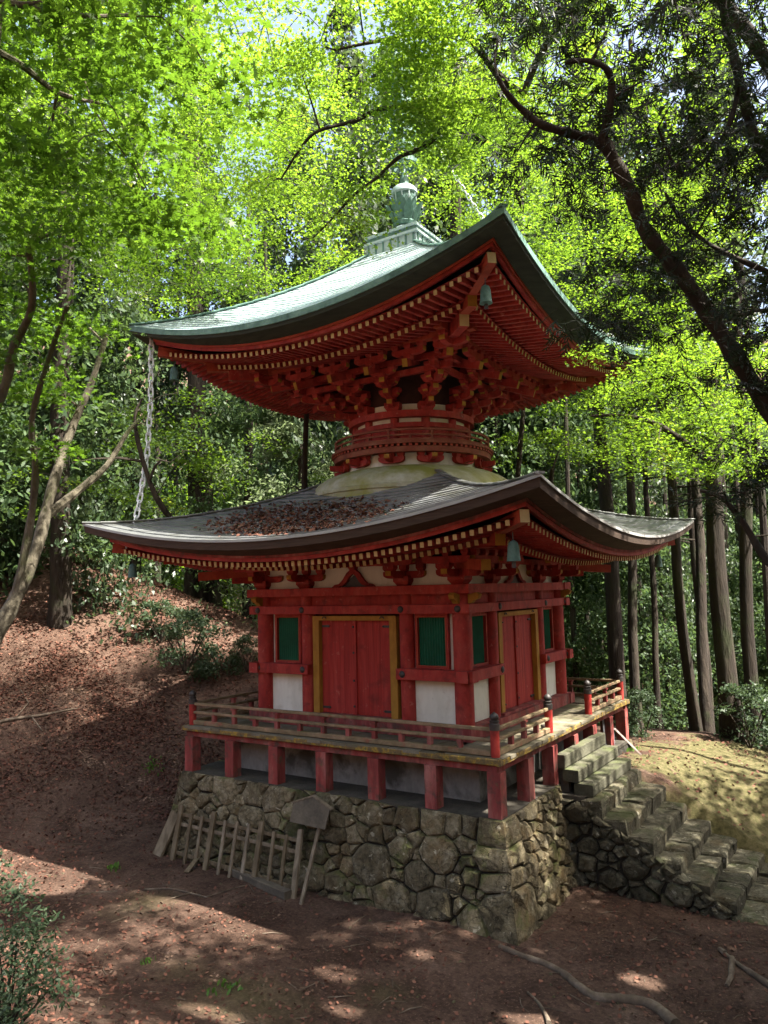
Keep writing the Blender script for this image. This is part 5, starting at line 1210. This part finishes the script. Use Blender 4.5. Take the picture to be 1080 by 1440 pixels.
for i, (px, d, w_) in enumerate(((805, 30, 9), (828, 36, 8), (846, 33, 7), (884, 38, 9), (905, 32, 7), (918, 40, 8), (948, 34, 8), (962, 29, 9), (1012, 33, 8), (1022, 40, 9), (1048, 30, 8), (1072, 35, 10), (1085, 28, 11), (130, 32, 9), (158, 36, 10), (222, 34, 9), (243, 40, 8), (318, 38, 10), (372, 34, 9), (412, 40, 10), (28, 34, 11))):
    q = at(px, 860, d); z = gz(q.x, q.y); r_ = w_/2*d/FPX; b = MB(); lx = fr.uniform(-.35, .35); b.tube([(q.x+lx*k/4+fr.normal()*.04, q.y, z-.5+21*k/4) for k in range(5)], [r_*1.1*(1-.13*k) for k in range(5)], 8); build('tree_trunk', b, 'bark', far, smooth=True)
def shrub(px, py, sc, label, mt='shrub', me=None, yaw_=0.0, grp='shrubs on the slopes', lift=-.1):
    p = on_ground(px, py); r = empty('shrub', p, label=label, category='shrub', group=grp)
    b = MB()
    for k in range(5): a = k*1.26+yaw_; b.tube([(p.x, p.y, p.z-.05), (p.x+.2*sc*cos(a), p.y+.2*sc*sin(a), p.z+.4*sc), (p.x+.45*sc*cos(a), p.y+.45*sc*sin(a), p.z+.85*sc)], [.02*sc, .014*sc, .006*sc], 5)
    build('stems', b, 'darkbark', r); put('foliage', me or SHR, mt, r, p+Vector((0, 0, lift*sc)), (0, 0, yaw_), (sc, sc, sc))
shrub(262, 948, 1.55, 'glossy green shrub on the slope left of the veranda rail', yaw_=.4)
shrub(225, 905, 1.1, 'dark shrub on the slope left of the glossy one', yaw_=1.9)
shrub(348, 945, .9, 'small shrub on the slope at the left wall of the pagoda', yaw_=2.9)
shrub(1055, 1052, 1.25, 'glossy shrub at the far right edge on the mossy ground', yaw_=.9)
shrub(905, 1035, .95, 'dark leafy shrub behind the right corner of the veranda', yaw_=3.3)
shrub(330, 850, 1.5, 'bushy shrub on the crest left of the pagoda', yaw_=4.2)
shrub(30, 800, 1.8, 'bushy shrub on the slope behind the forked maple', yaw_=5.2)
shrub(120, 800, 1.5, 'dark shrub on the crest below the lower roof corner', yaw_=1.2)
# bush in the lower left corner
p = Vector(at(6, 1330, 8.2)); p.z = gz(p.x, p.y); r = empty('shrub', p, label='leafy bush in the lower left corner', category='shrub')
cs = [np.array(at(x, y, d)) for x, y, d in ((-30, 1240, 8.0), (20, 1255, 8.0), (-40, 1300, 8.1), (25, 1310, 7.9), (55, 1300, 8.2), (0, 1345, 7.9), (40, 1365, 7.9), (-40, 1390, 7.9), (15, 1400, 7.8), (60, 1340, 8.0), (-70, 1200, 8.2), (-20, 1215, 8.2), (70, 1390, 7.9), (0, 1430, 7.7))]
C, Nn = blobs(cs, [.24]*len(cs), [240]*len(cs), VR, .7, .9); put('foliage', leaf_mesh('foliage', 'oval', C-np.array(p), Nn, VR.uniform(.035, .065, len(C)), 'shrub', VR), 'shrub', r, p, kind='stuff')
b = MB()
for c in cs: b.tube([(p.x, p.y, p.z-.1), ((p.x+c[0])/2+.05, (p.y+c[1])/2, (p.z+c[2])/2), c], [.018, .012, .005], 5)
build('stems', b, 'darkbark', r)
# weeds
def weed(px, py, n, s, label):
    p = on_ground(px, py); q = np.array(p)+VR.normal(size=(n, 3))*np.array([s, s, .02]); q[:, 2] = ground(q[:, 0], q[:, 1])+.03
    al = VR.normal(size=(n, 3))*.6; al[:, 2] += 1; put('weed', leaf_mesh('weed', 'oval', q-np.array(p), VR.normal(size=(n, 3))+np.array([0, 0, .6]), VR.uniform(.05, .10, n), 'grass', VR, al), 'grass', None, p, label=label, category='weed', kind='stuff')
weed(215, 1080, 60, .13, 'bright green fern tuft left of the veranda corner')
weed(160, 1222, 25, .08, 'small green sprig on the bare earth at the left')
weed(205, 1357, 14, .06, 'tiny green seedling near the lower edge')
weed(315, 1390, 30, .12, 'low green weeds at the bottom edge left of centre')
weed(884, 1056, 40, .10, 'dry pale tuft beside the lowest timber step')
# --- twigs and chips of wood on the soil
TR = np.random.default_rng(31); b = MB()
for i in range(620):
    x, y = TR.uniform(-9, 7.5), TR.uniform(-8.8, -1.0)
    if abs(x) < 3.6 and abs(y) < 3.6 or (3 < x < 6.4 and y > -1.3): continue
    a = TR.uniform(0, 6.28); L = TR.uniform(.05, .38)**1.2; x2, y2 = x+L*cos(a), y+L*sin(a)
    if abs(x2) < 3.55 and abs(y2) < 3.55: continue
    r_ = TR.uniform(.003, .007); m_ = ((x+x2)/2+TR.normal()*.02, (y+y2)/2+TR.normal()*.02)
    b.tube([(x, y, gz(x, y)+.008), (m_[0], m_[1], gz(*m_)+.02), (x2, y2, gz(x2, y2)+.008)], [r_, r_, r_*.6], 4)
build('twig_debris', b, 'litterbranch', origin=(0, -5, -2.45), kind='stuff', label='small twigs scattered over the bare soil', category='twigs')
b = MB()
for i in range(260):
    x, y = TR.uniform(-8, 7), TR.uniform(-8.5, -3.7); s_ = TR.uniform(.012, .035); z = gz(x, y)
    v = [(x+s_*TR.uniform(.6, 1.2)*cos(k*1.2566), y+s_*TR.uniform(.6, 1.2)*sin(k*1.2566), z-.004) for k in range(5)]+[(x, y, z+s_*.7)]
    b.add(v, [(k, (k+1) % 5, 5) for k in range(5)])
build('pebbles', b, 'stone', origin=(0, -5, -2.45), kind='stuff', label='small pale pebbles scattered over the bare soil', category='pebbles')
# --- leaf litter
def litter(n, cx, cy, sx, sy, size, rs, cond=None, lift=.012):
    q = np.stack([rs.uniform(cx-sx, cx+sx, n), rs.uniform(cy-sy, cy+sy, n), np.zeros(n)], 1)
    if cond is not None: q = q[cond(q[:, 0], q[:, 1])]
    q[:, 2] = ground(q[:, 0], q[:, 1])+lift+rs.uniform(0, .02, len(q)); nn = rs.normal(size=q.shape)*.42; nn[:, 2] += 1
    return q, nn, rs.uniform(size*.6, size*1.3, len(q))
LR = np.random.default_rng(4)
def dens(x, y):
    s = -.75*x+.66*y
    pr = .16+.84*np.clip((s-1.8)/2.2, 0, 1)+.75*np.clip((-6.6-y-.25*x)/1.2, 0, 1)
    pr *= (.55+.45*np.sin(1.3*x+.7*y)*np.sin(.9*y-1.1*x))
    return LR.uniform(size=len(x)) < np.clip(pr, 0, 1)
q1 = litter(120000, -2, -4.5, 9.5, 4.5, .047, LR, lambda x, y: dens(x, y) & ~((np.abs(x) < 3.5) & (np.abs(y) < 3.5)))
q2 = litter(90000, -12, 1.5, 8, 8, .068, LR, lambda x, y: dens(x, y) & ~((np.abs(x) < 3.5) & (np.abs(y) < 3.5)))
q3 = litter(1000, 5.5, 3.4, 2.5, 2.2, .06, LR, lambda x, y: y > 1.5)
q, nn, sz = [np.concatenate(a) for a in zip(q1, q2, q3)]
put('leaf_litter', leaf_mesh('leaf_litter', 'curl', q, nn, sz, 'litter', LR, droop=.5), 'litter', label='reddish brown dead leaves covering the slope and the ground', category='leaf litter', kind='stuff')
n = 4600; fx = LR.uniform(-2.5, 1.9, n); fw = LR.uniform(2.15, 4.25, n); cx = -.35+.5*(fw-3.2)
m = ((fx-cx)/1.75)**2+((fw-3.25)/1.0)**2+LR.normal(size=n)*.42 < .9+.25*np.sin(fx*5)*np.sin(fw*6); fx, fw = fx[m], fw[m]
qz = np.array([lower.top(a, b_) for a, b_ in zip(fx, fw)])+.026+LR.uniform(0, .018, len(fx)); nn = LR.normal(size=(len(fx), 3))*.45+np.array([0, -.25, 1])
put('roof_litter', leaf_mesh('roof_litter', 'curl', np.stack([fx, -fw, qz], 1), nn, LR.uniform(.04, .085, len(fx)), 'litter', LR, droop=.5), 'litter', label='dead leaves heaped on the near slope of the lower roof', category='leaf litter', kind='stuff')

# unseen trees added outside the view on the right to shade the clearing
side = empty('added_shade_trees', (13, 3, -2.5), label='unseen trees added outside the view on the right to shade the clearing', kind='stuff', category='wood')
_cs = []; _rd = []; _sr = np.random.default_rng(17)
for i, (x, y, k, sc, hh) in enumerate(((12.6, -9.6, 0, 1.3, 2.5), (13.0, -6.6, 0, 1.4, 2.1), (12.0, -3.6, 0, 1.25, 1.75), (12.2, -5.2, 0, 1.3, 2.0), (11.8, -2.2, 1, 1.1, 1.8), (13.4, -3.0, 0, 1.4, 2.0), (14.6, -4.8, 2, 1.3, 2.1), (11.8, -1.0, 0, 1.2, 1.45), (15.2, 1.0, 0, 1.2, 1.9), (12.8, 2.6, 2, 1.1, 1.4), (16.0, 5.5, 1, 1.1, 1.8), (13.5, 8.5, 1, .9, 1.5), (15.5, -9.0, 2, 1.2, 2.1), (12.6, -12.5, 1, 1.2, 2.0))):
    z = gz(x, y); build('tree_trunk', stem(Vector((x, y, z)), 8*hh, .2), 'bark', side); H = 9*hh
    for _ in range(70):
        f = _sr.uniform(0, 1); rr = 3.2*sc*(1-.55*f)*_sr.uniform(.2, 1)**.5; a = _sr.uniform(0, 6.28); _cs.append((x+rr*cos(a), y+rr*sin(a), z+1.5+H*f)); _rd.append(_sr.uniform(.7, 1.2)*sc)
C, Nn = blobs(_cs, _rd, [85]*len(_cs), _sr, .5, .7); _g = ~in_gap(C) & (C[:, 0] > 8.4); C, Nn = C[_g], Nn[_g]; _o = Vector((13, 3, -2.5))
put('tree_crown', leaf_mesh('tree_crown', 'quad', C-np.array(_o), Nn, _sr.uniform(.16, .30, len(C)), 'evergreen', _sr), 'evergreen', side, _o, kind='stuff')
